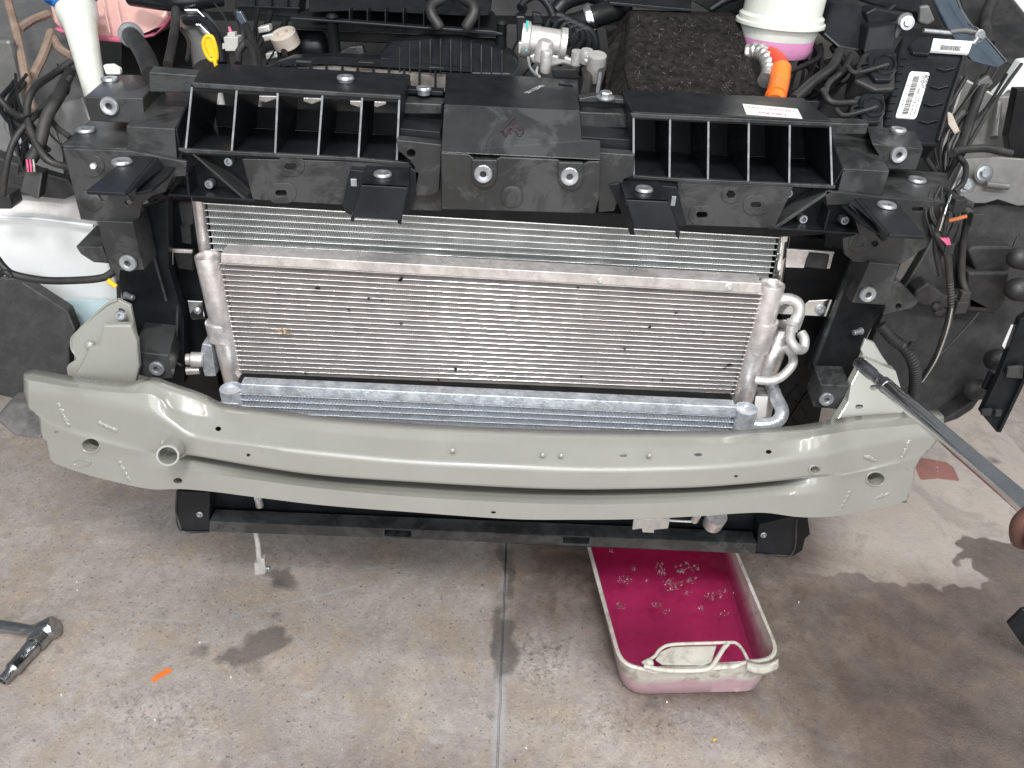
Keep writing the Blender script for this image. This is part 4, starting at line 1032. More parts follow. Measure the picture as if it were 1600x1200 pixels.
# ================= engine bay =================
eng = bpy.data.objects.new('engine_bay', None); C.objects.link(eng); eng.parent = car
def ep(name, md, m=BAY, bevel=.0015, **k): return part(name, md, m, eng, bevel=bevel, **k)
ep('bulkhead', slab([(-60, -130), (1700, -60), (1690, 320), (-60, 260)], (2.1, 1.75), .03), BAY, 0)
ep('engine_block', slab([(190, 30), (960, 40), (1500, 60), (1480, 330), (1300, 420), (260, 360), (190, 250)], (1.62, 1.36), .10), BAY, 0)
# engine cover with ribs and tray
cov = bpy.data.objects.new('engine_cover', None); C.objects.link(cov); cov.parent = car
def cv(name, md, m=BLK, bevel=.002, **k): return part(name, md, m, cov, bevel=bevel, **k)
cv('cover_top', slab([(482, -30), (772, -30), (766, 24), (740, 26), (560, 17), (480, 20)], (1.46, 1.35), .03), BLK, .006)
cv('cover_tray', slab([(455, 28), (480, 16), (560, 14), (740, 24), (770, 22), (785, 52), (784, 61), (700, 57), (455, 47)], (1.42, 1.36), .04), BAY, .003)
cv('tray_lip', slab([(453, 27), (545, 33), (660, 42), (770, 48), (786, 52), (786, 56), (660, 46), (545, 37), (453, 31)], 1.33, .02), BLK, .0012)
for x in (546, 574, 602, 630, 662, 748): cv('cover_rib', slab([(x-1.3, 15), (x+1.3, 15), (x+1.3, 34+(x-546)*.09), (x-1.3, 34+(x-546)*.09)], 1.338, .03), BLK, .0008)
cv('cover_skirt', slab([(460, 45), (785, 60), (785, 76), (460, 62)], 1.40, .04), BAY)
for x, y in [(519, 30), (784, 40)]: cv('cover_post', lathe([(.010, -.05), (.008, 0), (.010, .004), (.006, .008)], P(x, y, 1.34), (0, -.1, 1), 14), BAY, 0, smooth=True)
for s, x in (('E', 671), ('V', 709), ('I', 742)):
    q = plane_pt(x, -3, tplane(655, -30, 1.46, 26, 1.35), .002); text_mesh(s, q, (1, 0, -.045), tplane(655, -30, 1.46, 26, 1.35)[0]-P(655, 26, 1.35), .030, STL, 'cover_letter', cov, bold=.03)
ep('airbox', slab([(366, -10), (472, -10), (466, 12), (466, 28), (368, 20)], 1.45, .06), BLK)
ep('airbox_rib', slab([(368, 8), (468, 12), (468, 14.5), (368, 10.5)], 1.44, .012), BLK, .0005)
for x in (396, 422, 447): ep('airbox_rib', slab([(x, -5), (x+2, -5), (x+2, 11), (x, 11)], 1.44, .01), BLK, .0005)
# oval ribbed intake
ep('intake_dome', slab([(590, 93), (600, 76), (612, 65), (660, 61), (720, 62), (770, 72), (800, 86), (812, 100), (800, 118), (690, 116)], (1.32, 1.26), .05), BLK, .008)
for i, x in enumerate(range(608, 800, 16)):
    yt = 63 + 26*((x-690)/120)**2
    ep('intake_rib', slab([(x-1, yt), (x+1.2, yt), (x+1.2, 114), (x-1, 112)], (1.305, 1.25), .02), GRY, .0006)
ep('intake_flange', slab([(412, 112), (432, 98), (455, 91), (520, 88), (600, 93), (690, 103), (740, 106), (738, 113), (668, 109), (510, 100), (447, 103), (418, 116)], (1.28, 1.24), .03), BLK, .002)
for x, y in [(474, 97), (572, 98), (682, 106)]: ep('flange_pad', slab([(x-12, y-1.5), (x+12, y), (x+12, y+2), (x-12, y+.5)], 1.235, .01), GRY, .0005)
ep('duct_wall', slab([(430, 108), (520, 106), (620, 114), (696, 120), (696, 144), (560, 126), (430, 116)], 1.25, .02), mat('dusty_duct_plastic', (0.13, 0.115, 0.105), 0.7, var=.3, scale=60, dust=.3), .001)
for x in (436, 461, 485, 509, 534, 558, 583, 607, 631, 655, 680): ep('duct_rib', slab([(x-1.3, 101+(x-436)*.04), (x+1.3, 101+(x-436)*.04), (x+1.3, 122+(x-436)*.09), (x-1.3, 122+(x-436)*.09)], 1.235, .012), BLK, .0005)
# what shows through the open bays
for x, y, w in [(430, 160, 60), (500, 163, 52), (575, 168, 56)]:
    ep('scalloped_plate', slab([(x-w/2, y-5), (x-w/4, y), (x, y-5), (x+w/4, y), (x+w/2, y-5), (x+w/2, y-9), (x-w/2, y-10)], 1.22, .01), ALW, .0008)
    ep('scalloped_plate', slab([(x-w/2, y+22), (x-w/4, y+18), (x, y+23), (x+w/4, y+19), (x+w/2, y+24), (x+w/2, y+27), (x-w/2, y+25)], 1.22, .01), ALW, .0008)
ep('silver_tube', ptube([(335, 120, 1.3), (343, 150, 1.25), (348, 175, 1.22)], 6), CAST, 0, smooth=True)
ep('silver_tube', ptube([(408, 130, 1.3), (402, 155, 1.25), (400, 180, 1.22)], 8), CAST, 0, smooth=True)
# cap, cylinder
ep('round_cap', lathe([(.019, 0), (.022, .002), (.022, .022), (.017, .024), (.010, .024), (.010, .018), (1e-6, .018)], P(450, 72, 1.36), (-.25, -.35, 1), 28, False), TAN, 0, smooth=True)
ep('cap_neck', lathe([(.016, 0), (.018, -.02), (.012, -.04)], P(450, 74, 1.36), (-.25, -.35, 1), 24), BAY, 0, smooth=True)
ep('glossy_canister', lathe([(.003, -.002), (.022, .002), (.028, .010), (.028, .05), (.024, .06)], P(512, 75, 1.40), (-1, .1, 0), 26), BLK, 0, smooth=True)
ep('small_box', slab([(520, 90), (546, 73), (566, 72), (569, 85), (545, 88)], 1.33, .02), GRY)
for x, y in [(412, 47), (424, 88), (418, 60)]: ep('valve_fitting', slab([(x-10, y-4), (x+8, y-8), (x+10, y+2), (x-8, y+6)], 1.35, .02), CAST, .002)
# hoses, left
ep('coolant_hose', ptube([(203, 54, 1.32), (215, 68, 1.26), (228, 90, 1.2), (238, 118, 1.15)], 14.5, 16), DRK, 0, smooth=True)
ep('hose_clamp', lathe([(.0185, -.004), (.019, -.003), (.019, .003), (.0185, .004)], P(205, 55, 1.315), P(203, 54, 1.32)-P(215, 68, 1.26), 20), STL, 0, smooth=True)
ep('thin_hose', ptube([(275, 15, 1.4), (273, 45, 1.35), (268, 75, 1.3), (262, 102, 1.25)], 7), DRK, 0, smooth=True)
ep('thin_hose', ptube([(283, 45, 1.4), (295, 65, 1.35), (292, 95, 1.3)], 3), DRK, 0, smooth=True)
ep('body_arch', ptube([(280, 0, 1.5), (300, 30, 1.45), (320, 60, 1.4), (330, 110, 1.35)], 26, 18), BODY, 0, smooth=True)
ep('black_duct', ptube([(205, -4, 1.45), (260, 3, 1.42), (300, 2, 1.42), (345, -4, 1.45)], 13, 16), BLK, 0, smooth=True)
ep('arch_hose', ptube([(290, 32, 1.38), (320, 34, 1.36), (340, 60, 1.33), (348, 100, 1.3)], 7), BLK, 0, smooth=True)
ep('polished_strip', slab([(285, 14), (308, 14), (326, 32), (298, 28)], 1.40, .008), CHR, .002)
ep('polished_strip', slab([(303, 37), (312, 37), (336, 60), (318, 55)], 1.355, .008), CHR, .002)
ds = ep('dipstick_handle', merge(tube([P(*q) for q in [(322, 57, 1.24), (331, 58, 1.24), (337, 75, 1.24), (338, 92, 1.24), (330, 94, 1.24), (322, 84, 1.24), (318, 68, 1.24), (322, 57, 1.24)]], rad(328, 75, 1.24, 3.4), 10),
   slab([(321, 60), (330, 60), (335, 78), (336, 90), (327, 88), (321, 72)], 1.238, .004), ptube([(334, 92, 1.24), (338, 104, 1.22)], 3.2)), YEL, 0, smooth=True)
ep('grey_connector', merge(slab([(349, 58), (372, 58), (371, 80), (352, 80)], 1.24, .02), slab([(355, 51), (367, 51), (367, 58), (355, 58)], 1.243, .012), slab([(347, 68), (352, 68), (352, 77), (347, 77)], 1.245, .01)), GCON, .001)
ep('connector_wire', ptube([(335, 5, 1.35), (350, 25, 1.3), (359, 45, 1.25)], 1.6), DRK, 0); ep('connector_wire', ptube([(358, 42, 1.252), (361, 53, 1.25)], 2.2), PNKW, 0)
ep('connector_stem', slab([(356, 80), (371, 80), (372, 106), (360, 106)], 1.25, .015), DRK)
for q in [[(372, 100, 1.22), (374, 80, 1.24), (385, 68, 1.25), (395, 80, 1.23), (400, 110, 1.2)], [(384, 40, 1.3), (392, 60, 1.27), (402, 90, 1.23), (404, 112, 1.2)], [(370, 20, 1.35), (380, 45, 1.32), (378, 70, 1.3)]]:
    ep('loom', ptube(q, 6), DRK, 0, smooth=True)
ep('blue_grey_bracket', slab([(368, 18), (376, 18), (392, 48), (384, 50), (370, 30)], 1.32, .01), BLUEG)
# throttle body
tb = bpy.data.objects.new('throttle_body', None); C.objects.link(tb); tb.parent = car
def tp(name, md, m=CAST, **k): return part(name, md, m, tb, **k)
c0, c1 = P(826, 62, 1.33), P(884, 70, 1.33); axx = (c1-c0).normalized(); LL = (c1-c0).length; r0 = rad(850, 65, 1.33, 21)
tp('housing', lathe([(r0*1.25, -.012), (r0*1.25, .0), (r0, .003), (r0*.98, LL*.8), (r0*1.15, LL*.85), (r0*1.15, LL), (r0*.8, LL)], c0, axx, 32), smooth=True)
tp('motor_boss', lathe([(.010, 0), (.013, .003), (.013, .03), (.010, .034)], P(845, 96, 1.30), (.2, -.2, 1), 20), smooth=True)
tp('motor_boss', lathe([(.008, 0), (.010, .03), (.008, .034)], P(852, 112, 1.28), (0, -.2, 1), 18), smooth=True)
tp('motor_boss', lathe([(.009, 0), (.009, .02)], P(900, 100, 1.28), (0, -.2, 1), 18), smooth=True)
tp('motor_boss', lathe([(.009, 0), (.011, .012), (.009, .02)], P(915, 98, 1.27), (0, -.2, 1), 18), smooth=True)
tp('casting_arm', slab([(826, 88), (838, 82), (884, 88), (905, 96), (902, 106), (880, 100), (850, 108), (832, 98)], 1.315, .02), bevel=.003)
tp('casting_arm', slab([(810, 66), (824, 64), (824, 86), (810, 84)], 1.31, .02), bevel=.002)
tp('gasket', slab([(822, 33), (826, 33), (826, 45), (822, 45)], 1.30, .006), TEAL); tp('gasket', slab([(821, 66), (824, 66), (824, 80), (821, 80)], 1.305, .006), TEAL)
tp('end_cover', slab([(806, 25), (820, 25), (824, 40), (824, 66), (808, 66)], 1.32, .03), BLK, bevel=.002)
tp('bolt', hexbolt(P(922, 90, 1.26), (0, -1, .4), .006), STL)
ep('loop_bracket', ptube([(825, 90, 1.29), (828, 105, 1.26), (838, 118, 1.24)], 2.2), STL, 0, smooth=True)
ep('loop_bracket', ptube([(840, 105, 1.29), (838, 115, 1.26), (843, 120, 1.24)], 2.2), CAST, 0, smooth=True)
ep('black_relay', slab([(862, 108), (900, 108), (908, 124), (864, 122)], 1.24, .02), BAY)
ep('steel_pot', lathe([(.012, 0), (.014, .005), (.014, .04)], P(928, 125, 1.24), (0, -.3, 1), 18), CAST, 0, smooth=True)
ep('hose_end', ptube([(916, 110, 1.25), (918, 130, 1.2), (914, 150, 1.15)], 8), DRK, 0, smooth=True)
# ducts behind
ep('corrugated_hose', ptube([(812, 12, 1.36), (822, 0, 1.38), (840, -6, 1.4), (856, 8, 1.37), (866, 30, 1.33)], 5.5, 12, rib=.22, ribn=26), BLK, 0, smooth=True)
for i in range(5):
    ep('bellows_ring', tube([P(872+i*10+18*math.cos(t), 50+i*5-26*math.sin(t), 1.36) for t in [R(a) for a in range(-60, 200, 20)]], .006, 8), BLK, 0, smooth=True)
ep('intake_hose', ptube([(878, 42, 1.42), (905, 36, 1.4), (935, 24, 1.4), (975, 12, 1.45)], 17, 18), BAY, 0, smooth=True)
ep('hose_clamp', lathe([(.0245, -.006), (.025, -.005), (.025, .005), (.0245, .006)], P(921, 30, 1.40), P(935, 24, 1.4)-P(905, 36, 1.4), 22), CHR, 0, smooth=True)
ep('intake_hose', ptube([(868, 18, 1.45), (885, 2, 1.46), (920, -8, 1.5), (945, 0, 1.5)], 12, 16), BLK, 0, smooth=True)
ep('flange_block', slab([(832, 20), (845, 22), (850, 38), (832, 38)], 1.37, .02), BLK)
ep('loom', merge(*[ptube([(935+i*3, 45, 1.32), (940+i*3, 85, 1.27), (936+i*2, 118, 1.2), (933, 145, 1.15)], 2.2, 8) for i in range(4)]), DRK, 0, smooth=True)
ep('stay_rod', ptube([(938, 115, 1.2), (933, 148, 1.13)], 3), STL, 0, smooth=True)
# felt covered box
fb = bpy.data.objects.new('felt_covered_box', None); C.objects.link(fb); fb.parent = car
part('front_face', slab([(985, 22), (1080, 24), (1157, 26), (1162, 45), (1195, 160), (985, 152), (975, 110)], (1.38, 1.18), .05), FELT, fb, bevel=.006)
part('side_face', prism([P(985, 22, 1.385), P(976, 110, 1.25), P(985, 152, 1.19), P(944, 152, 1.24), P(948, 78, 1.33), P(972, 48, 1.37)], (0, .05, 0)), FELT, fb, bevel=.004)
# loose fibres stuck to the felt
ms = []
f0, f1, f2 = P(985, 22, 1.38), P(985, 152, 1.19), P(1157, 26, 1.38)
fpl = tplane(sum((985, 1080, 1157, 1162, 1195, 985, 975))/7, 22, 1.38, 160, 1.18)
for k in range(190):
    y = random.uniform(30, 150); x = random.uniform(990+0, 1150+(y-30)*.3)
    an = random.uniform(0, math.pi*2); l = random.uniform(2, 7)
    pts = []
    for s in (0, .5, 1):
        xx, yy = x+math.cos(an)*l*s, y+math.sin(an)*l*s+(random.uniform(-1, 1) if s == .5 else 0)
        pts.append(plane_pt(xx, yy, fpl, .0012))
    ms.append(tube(pts, random.choice((.00018, .00028)), 3, 2))
part('fibre', merge(*ms), mat('pale_fibre', (0.13, 0.12, 0.11), .8), fb, kind='stuff')
ep('battery_cover', slab([(955, -20), (1078, -20), (1082, 0), (1081, 17), (955, 9), (950, 3)], (1.5, 1.42), .06), BLK, .004)
ep('cover_lip', slab([(952, 3), (1080, 14), (1082, 19), (952, 8)], 1.40, .02), BLK, .001)
ep('cable_tray', slab([(1080, 0), (1115, -10), (1165, -5), (1163, 24), (1118, 24)], 1.46, .04), BAY)
ep('cable_loop', ptube([(1110, 15, 1.42), (1135, 0, 1.42), (1160, -8, 1.42)], 6), BAY, 0, smooth=True)
# brake fluid reservoir
rs_ = bpy.data.objects.new('fluid_reservoir', None); C.objects.link(rs_); rs_.parent = car
q = P(1219, 34, 1.36); s1 = 1/FPX*1.49
part('upper_body', lathe([(54*s1, 0), (54*s1, .010), (50*s1, .014), (50*s1, .075), (46*s1, .08)], q, (0, 0, 1), 36), WHPL, rs_, smooth=True)
part('seam_ring', lathe([(55*s1, -.004), (57*s1, -.003), (57*s1, .002), (55*s1, .003)], q, (0, 0, 1), 36), WHPL, rs_, smooth=True)
part('middle_body', lathe([(48*s1, -.022), (51*s1, -.004)], q, (0, 0, 1), 36), WHPL, rs_, smooth=True)
part('fluid_band', lathe([(36*s1, -.052), (44*s1, -.048), (48*s1, -.038), (48.2*s1, -.022)], q, (0, 0, 1), 36), PNKF, rs_, smooth=True)
# orange connector and foil sleeve
ep('foil_sleeve', ptube([(1168, 82, 1.30), (1185, 80, 1.29), (1198, 92, 1.27), (1202, 112, 1.25), (1197, 126, 1.23)], 13, 16, rib=.12, ribn=9), FOIL, 0, smooth=True)
ep('orange_hose', ptube([(1200, 86, 1.28), (1214, 96, 1.26), (1221, 112, 1.24)], 14, 18), REDO, 0, smooth=True)
ep('orange_connector', merge(ptube([(1220, 108, 1.24), (1217, 130, 1.21), (1212, 150, 1.18)], 16, 20), ptube([(1213, 148, 1.185), (1210, 160, 1.17)], 14.5, 20)), ORG, 0, smooth=True)
# black boxes, right
ep('fuse_box', slab([(1300, 4), (1345, 8), (1360, 36), (1352, 82), (1310, 74), (1285, 52)], (1.40, 1.33), .06), BLK, .004)
ep('fuse_box_lid', slab([(1357, 40), (1402, 33), (1408, 20), (1368, 12), (1352, 20)], 1.37, .04), BLK, .003)
ep('fuse_box_face', slab([(1358, 42), (1402, 36), (1398, 76), (1350, 82)], (1.34, 1.31), .04), BLK, .003)
ep('top_bracket', slab([(1340, -5), (1440, -5), (1452, 10), (1460, 36), (1440, 40), (1434, 22), (1380, 14), (1350, 4)], 1.42, .03), BLK, .004)
ep('bent_bracket', slab([(1438, 10), (1452, 8), (1462, 32), (1450, 40), (1436, 36)], 1.36, .01), BODY, .003)
ep('bolt_lug', lathe([(.010, 0), (.012, .003), (.010, .006)], P(1414, 32, 1.34), (-.5, -1, .2), 20), BODY, 0, smooth=True)
ep('lug_bolt', hexbolt(P(1418, 36, 1.33), (-.2, -1, .3), .007, .006), STL, 0)
ep('bolt_lug', slab([(1402, 40), (1412, 26), (1422, 26), (1410, 45), (1402, 62), (1397, 58)], 1.345, .01), BODY, .002)
# control unit
cu = bpy.data.objects.new('control_unit', None); C.objects.link(cu); cu.parent = car; cu['label'] = 'black control unit with two white bar code labels'
def cp(name, md, m=BLK, bevel=.0015, **k): return part(name, md, m, cu, bevel=bevel, **k)
CY0, CY1, cy0_, cy1_ = 1.335, 1.14, 55, 228
CPL = tplane(1450, cy0_, CY0, cy1_, CY1)
def CP(x, y, lift=0.0): return plane_pt(x, y, CPL, lift)
def cs(pts, lift, d, holes=()): return prism([CP(x, y, lift) for x, y in pts], -CPL[1]*d)
cp('housing', cs([(1410, 56), (1435, 55), (1512, 64), (1518, 74), (1500, 120), (1466, 226), (1440, 225), (1378, 205), (1388, 165), (1400, 118), (1404, 85)], 0, .035), BLK, .004)
cp('housing_edge', tube([CP(x, y, .001) for x, y in [(1511, 66), (1500, 105), (1482, 160), (1464, 222)]], .003, 8), BLK, 0, smooth=True)
cp('top_ridge', cs([(1430, 62), (1452, 64), (1450, 90), (1424, 88), (1418, 74)], .006, .01), BLK, .003)
for x0, x1, y in [(1461, 1494, 109), (1452, 1483, 137), (1441, 1474, 164), (1433, 1466, 191)]:
    cp('pressed_ridge', cs([(x0, y), ((x0+x1)/2, y-3.5), (x1, y), ((x0+x1)/2-3, y+4.5)], .004, .006), BLK, .0014)
for k in range(10):
    y = 92+k*11.6; x = 1414-k*3.0
    cp('side_rib', cs([(x-6, y-1), (x+2, y-1), (x+2, y+1.2), (x-6, y+1.2)], .003, .01), BLK, .0005)
def conn(cx, cy, s=1.0):
    cp('connector_body', cs([(cx-38*s, cy-10), (cx-30*s, cy-25), (cx+22, cy-26), (cx+20, cy+32), (cx-10, cy+34), (cx-44*s, cy+18)], .006, .04), DRK, .004)
    cp('connector_shell', cs([(cx-26*s, cy-16), (cx-18*s, cy-22), (cx+16, cy-22), (cx+19, cy+8), (cx+10, cy+24), (cx-14, cy+24), (cx-24*s, cy+10)], .014, .012), BLK, .003)
    for k_ in range(4): cp('connector_rib', cs([(cx-34*s+k_*3, cy-4+k_*5), (cx-22*s+k_*2, cy-6+k_*5), (cx-22*s+k_*2, cy-4+k_*5), (cx-34*s+k_*3, cy-2+k_*5)], .012, .01), BLK, .0008)
    cp('connector_ring', tube([CP(cx+12*math.cos(t)*1.3, cy+15*math.sin(t), .015) for t in [2*math.pi*k/18 for k in range(19)]], .0025, 6), BLK, 0, smooth=True)
    cp('connector_knob', lathe([(.006, 0), (.006, .004), (.003, .006)], CP(cx, cy+3, .014), (0, -1, .4), 14), BLK, 0, smooth=True)
    cp('connector_lever', tube([CP(x, y, .018) for x, y in [(cx-60, cy+6), (cx-48, cy+16), (cx-20, cy+10), (cx, cy+4)]], .0035, 8), DRK, 0, smooth=True)
conn(1376, 112); conn(1358, 178, .8)
lb1 = [(1455, 66), (1516, 70.5), (1509, 89), (1450.5, 85)]
cp('paper_label', cs(lb1, .0075, .004), PAP, 0)
def lerp2(q, u, v):   # u along top edge, v down
    a = Vector(q[0]).lerp(Vector(q[1]), u); b = Vector(q[3]).lerp(Vector(q[2]), u); return a.lerp(b, v)
ms = []
u = .22
while u < .74:
    w = random.choice((.008, .014, .02)); qd = [lerp2(lb1, u, .5), lerp2(lb1, u+w, .5), lerp2(lb1, u+w, .9), lerp2(lb1, u, .9)]
    ms.append(cs([tuple(t) for t in qd], .0080, .0004)); u += w+random.choice((.008, .012))
cp('bar_code', merge(*ms), INK, 0)
lb2 = [(1421, 113), (1452, 115), (1430, 187), (1398, 184.5)]
def rounded(q, r=.12, k=4):
    out = []
    for (cu_, cv_, a0) in ((r, r*.45, 180), (1-r, r*.45, 270), (1-r, 1-r*.45, 0), (r, 1-r*.45, 90)):
        for i in range(k+1):
            t = R(a0+90*i/k); out.append(tuple(lerp2(q, cu_+r*math.cos(t), cv_+r*.45*math.sin(t))))
    return out
cp('paper_label', cs(rounded(lb2), .0022, .0022), PAP, 0)
ms = []; v = .09
while v < .93:
    w = random.choice((.010, .016, .022)); qd = [lerp2(lb2, .25, v), lerp2(lb2, .55, v), lerp2(lb2, .55, v+w), lerp2(lb2, .25, v+w)]
    ms.append(cs([tuple(t) for t in qd], .0025, .0004)); v += w+random.choice((.009, .013))
cp('bar_code', merge(*ms), INK, 0)
def lbt(s, u_, v_, size, bold=0.0):
    a, b = lerp2(lb2, u_, v_-.05), lerp2(lb2, u_, v_+.05); mid = lerp2(lb2, u_, v_); r_ = lerp2(lb2, u_+.2, v_); l_ = lerp2(lb2, u_-.2, v_)
    A_, B_ = CP(*a), CP(*b); M_ = CP(mid[0], mid[1], .0026)
    up = CP(*r_)-CP(*l_)
    text_mesh(s, M_, B_-A_, up, size, INK, 'label_print', cu, bold=bold)
lbt('BOSCH', .87, .20, .0092, .012); lbt('Robert Bosch GmbH', .86, .74, .0042)
lbt('0 265 260 712  00000  1261270', .70, .35, .0052); lbt('0 265 959 184', .66, .80, .0050)
lbt('251122 AG  CN 3AG 1', .13, .55, .0060)
rr_ = [CP(x, y, .0026) for x, y in circ(1437.5, 152, 1.8, 2.6, 14)]
cp('label_emblem', tube(rr_+[rr_[0]], .0003, 5), INK, 0)
cp('latch_rod', ptube([(1443, 48, 1.33), (1465, 50, 1.33), (1486, 52, 1.33)], 3.6), STL, 0, smooth=True)
cp('latch_arm', ptube([(1484, 50, 1.33), (1506, 48, 1.33), (1526, 52, 1.33)], 4), BODY, 0, smooth=True)
cp('latch_bolt', hexbolt(P(1531, 56, 1.32), (.3, -1, .3), .0065, .006), STL, 0)
cp('latch_arm', ptube([(1520, 68, 1.32), (1528, 58, 1.32)], 5), STL, 0, smooth=True)
# shell metalwork, right
shr = bpy.data.objects.new('body_shell', None); C.objects.link(shr); shr.parent = car
def bp_(name, md, m=BODY, bevel=.002, **k): return part(name, md, m, shr, bevel=bevel, **k)
bp_('tower_panel', slab([(1225, 60), (1300, 12), (1312, 90), (1262, 165), (1218, 150)], 1.55, .02), BODY)
bp_('wing_edge', slab([(1455, -10), (1497, -10), (1514, 40), (1530, 50), (1574, 96), (1560, 106), (1520, 96), (1486, 52)], (1.6, 1.42), .02), BLUEG, .003)
bp_('wing_edge_line', ptube([(1492, -10, 1.55), (1502, 15, 1.52), (1518, 40, 1.49), (1530, 48, 1.46), (1572, 96, 1.4)], 1.8, 8), ALC, 0, smooth=True)
bp_('hood_liner', slab([(1495, -20), (1575, -20), (1640, 60), (1640, 130), (1570, 96), (1515, 40)], (1.9, 1.6), .03), LIN)
bp_('hood_fold', ptube([(1555, -10, 1.8), (1540, 30, 1.75), (1545, 70, 1.7)], 9), LIN, 0, smooth=True)
bp_('white_panel', slab([(1568, -20), (1640, -20), (1640, 70)], 1.65, .02), WHP, .003)
bp_('white_panel', slab([(1596, 95), (1640, 90), (1640, 140), (1575, 142), (1560, 156), (1553, 150), (1575, 128)], 1.35, .02), WHP, .003)
bp_('strut_panel', slab([(1505, 120), (1560, 150), (1640, 145), (1640, 300), (1560, 300), (1490, 290), (1462, 262)], (1.36, 1.26), .03), BODY, .004)
bp_('strut_rib', ptube([(1560, 160, 1.32), (1556, 190, 1.3), (1553, 215, 1.28)], 6), BODY, 0, smooth=True)
bp_('apron_plate', slab([(1508, 248), (1560, 245), (1640, 252), (1640, 320), (1590, 322), (1560, 312), (1540, 318), (1500, 318), (1485, 300)], (1.22, 1.18), .006), BODY, .002)
bp_('apron_slot', ptube([(1540, 288, 1.185), (1575, 292, 1.185)], 5), BODY, 0, smooth=True)
for x, y in [(1537, 271), (1509, 290)]:
    bp_('apron_bolt', hexbolt(P(x, y, 1.192), (0, -1, .3), .0075, .006), STL, 0)
    bp_('bolt_recess', lathe([(.015, .0012), (.0135, .0016), (.012, -.001)], P(x, y, 1.194), (0, -1, .3), 20), BODY, 0, smooth=True)
bp_('dark_gap', slab([(1590, 140), (1640, 140), (1640, 260), (1580, 255), (1575, 215)], 1.25, .02), BAY, .002)
bp_('pipe_run', ptube([(1540, 120, 1.3), (1518, 180, 1.24), (1495, 250, 1.16), (1472, 300, 1.1)], 8), DRK, 0, smooth=True)
bp_('pipe_run', ptube([(1596, 100, 1.3), (1560, 150, 1.24), (1520, 215, 1.16), (1478, 290, 1.1)], 3), DRK, 0, smooth=True)
bp_('pipe_cover', slab([(1480, 175), (1488, 178), (1500, 205), (1492, 210), (1482, 195)], 1.2, .01), TAN, .001)
bp_('strap', slab([(1530, 128), (1545, 118), (1552, 130), (1538, 142), (1512, 175), (1505, 172)], 1.28, .008), BODY, .001)
# shell metalwork, left
bp_('apron', slab([(-30, -30), (80, -30), (118, 115), (132, 150), (142, 188), (98, 228), (100, 285), (60, 290), (-30, 240)], (1.75, 1.15), .02), BODY, .003)
bp_('apron_fold', slab([(-30, 60), (15, 62), (32, 130), (38, 175), (-30, 165)], 1.30, .02), BODY, .006)
bp_('apron_plate', slab([(-30, 150), (35, 172), (75, 170), (98, 240), (100, 282), (60, 268), (-30, 235)], (1.18, 1.14), .006), BODY, .002)
bp_('apron_face', slab([(75, 165), (128, 150), (142, 188), (98, 226), (86, 222)], (1.2, 1.16), .01), BODY, .003)
for q in ([(8, -15, 1.5), (28, 60, 1.36), (40, 120, 1.25), (50, 175, 1.17)], [(30, 45, 1.40), (50, 32, 1.44), (75, 22, 1.48)], [(52, 118, 1.27), (68, 85, 1.33), (80, 50, 1.4)], [(80, 52, 1.41), (92, 74, 1.36), (112, 88, 1.33)]):
    a = [P(*t) for t in q]
    bp_('seam_sealer', tube(a, rad(*q[1], 6.5), 8), SEAL, 0, smooth=True)
for x, y in [(23, 198), (40, 222)]:
    bp_('apron_bolt', hexbolt(P(x, y, 1.145), (0, -1, .3), .0075, .006), STL, 0)
    bp_('bolt_recess', lathe([(.015, .0012), (.0135, .0016), (.012, -.001)], P(x, y, 1.147), (0, -1, .3), 20), BODY, 0, smooth=True)
bp_('lower_beam', slab([(-30, 236), (60, 268), (105, 280), (122, 302), (100, 312), (-30, 300)], 1.13, .05), LIN, .003)
bp_('headlight_shelf', slab([(-30, 318), (28, 293), (60, 293), (115, 298), (128, 344), (60, 340), (-30, 337)], (1.16, 1.12), .02), WHPD, .003)
bp_('fender_face', slab([(-40, 337), (60, 340), (146, 352), (176, 430), (192, 470), (185, 490), (118, 516), (60, 460), (-40, 440)], (1.11, 1.14), .02), WHP, .004)
bp_('fender_crease', ptube([(-20, 338, 1.10), (60, 342, 1.10), (146, 353, 1.10)], 2.5), WHP, 0, smooth=True)
bp_('film_patch', slab([(90, 468), (180, 470), (150, 492), (118, 515)], 1.112, .001), PALEB, 0)
bp_('grey_bar', slab([(-20, 303), (14, 305), (19, 322), (18, 327), (-20, 327)], 1.05, .03), GRY, .002)
# wheel liners
lin1 = part('wheel_liner', slab([(-30, 438), (35, 440), (106, 486), (118, 516), (108, 545), (108, 592), (60, 600), (30, 625), (-30, 612)], (1.08, 1.02), .02), LIN, car, bevel=.003)
lin2 = bpy.data.objects.new('wheel_liner', None); C.objects.link(lin2); lin2.parent = car
def lq(name, md, m=LIN, bevel=.003, **k): return part(name, md, m, lin2, bevel=bevel, **k)
lq('liner_sheet', slab([(1418, 440), (1445, 395), (1478, 330), (1560, 318), (1640, 325), (1640, 590), (1540, 615), (1500, 645), (1480, 655), (1398, 668), (1380, 620), (1360, 540), (1385, 480)], (1.20, 1.10), .02))
lq('liner_box', slab([(1512, 392), (1520, 386), (1582, 386), (1586, 390), (1578, 424), (1525, 424)], 1.13, .04), LIN, .004)
lq('liner_box', slab([(1513, 426), (1578, 426), (1572, 470), (1560, 486), (1512, 482)], 1.12, .04), LIN, .004)
lq('liner_step', slab([(1430, 455), (1450, 442), (1478, 462), (1515, 462), (1560, 486), (1556, 492), (1440, 478), (1428, 470)], 1.12, .03), LIN, .004)
lq('liner_ridge', ptube([(1400, 625, 1.08), (1440, 585, 1.09), (1520, 500, 1.12), (1560, 440, 1.14), (1590, 370, 1.16)], 2), LIN, 0, smooth=True)
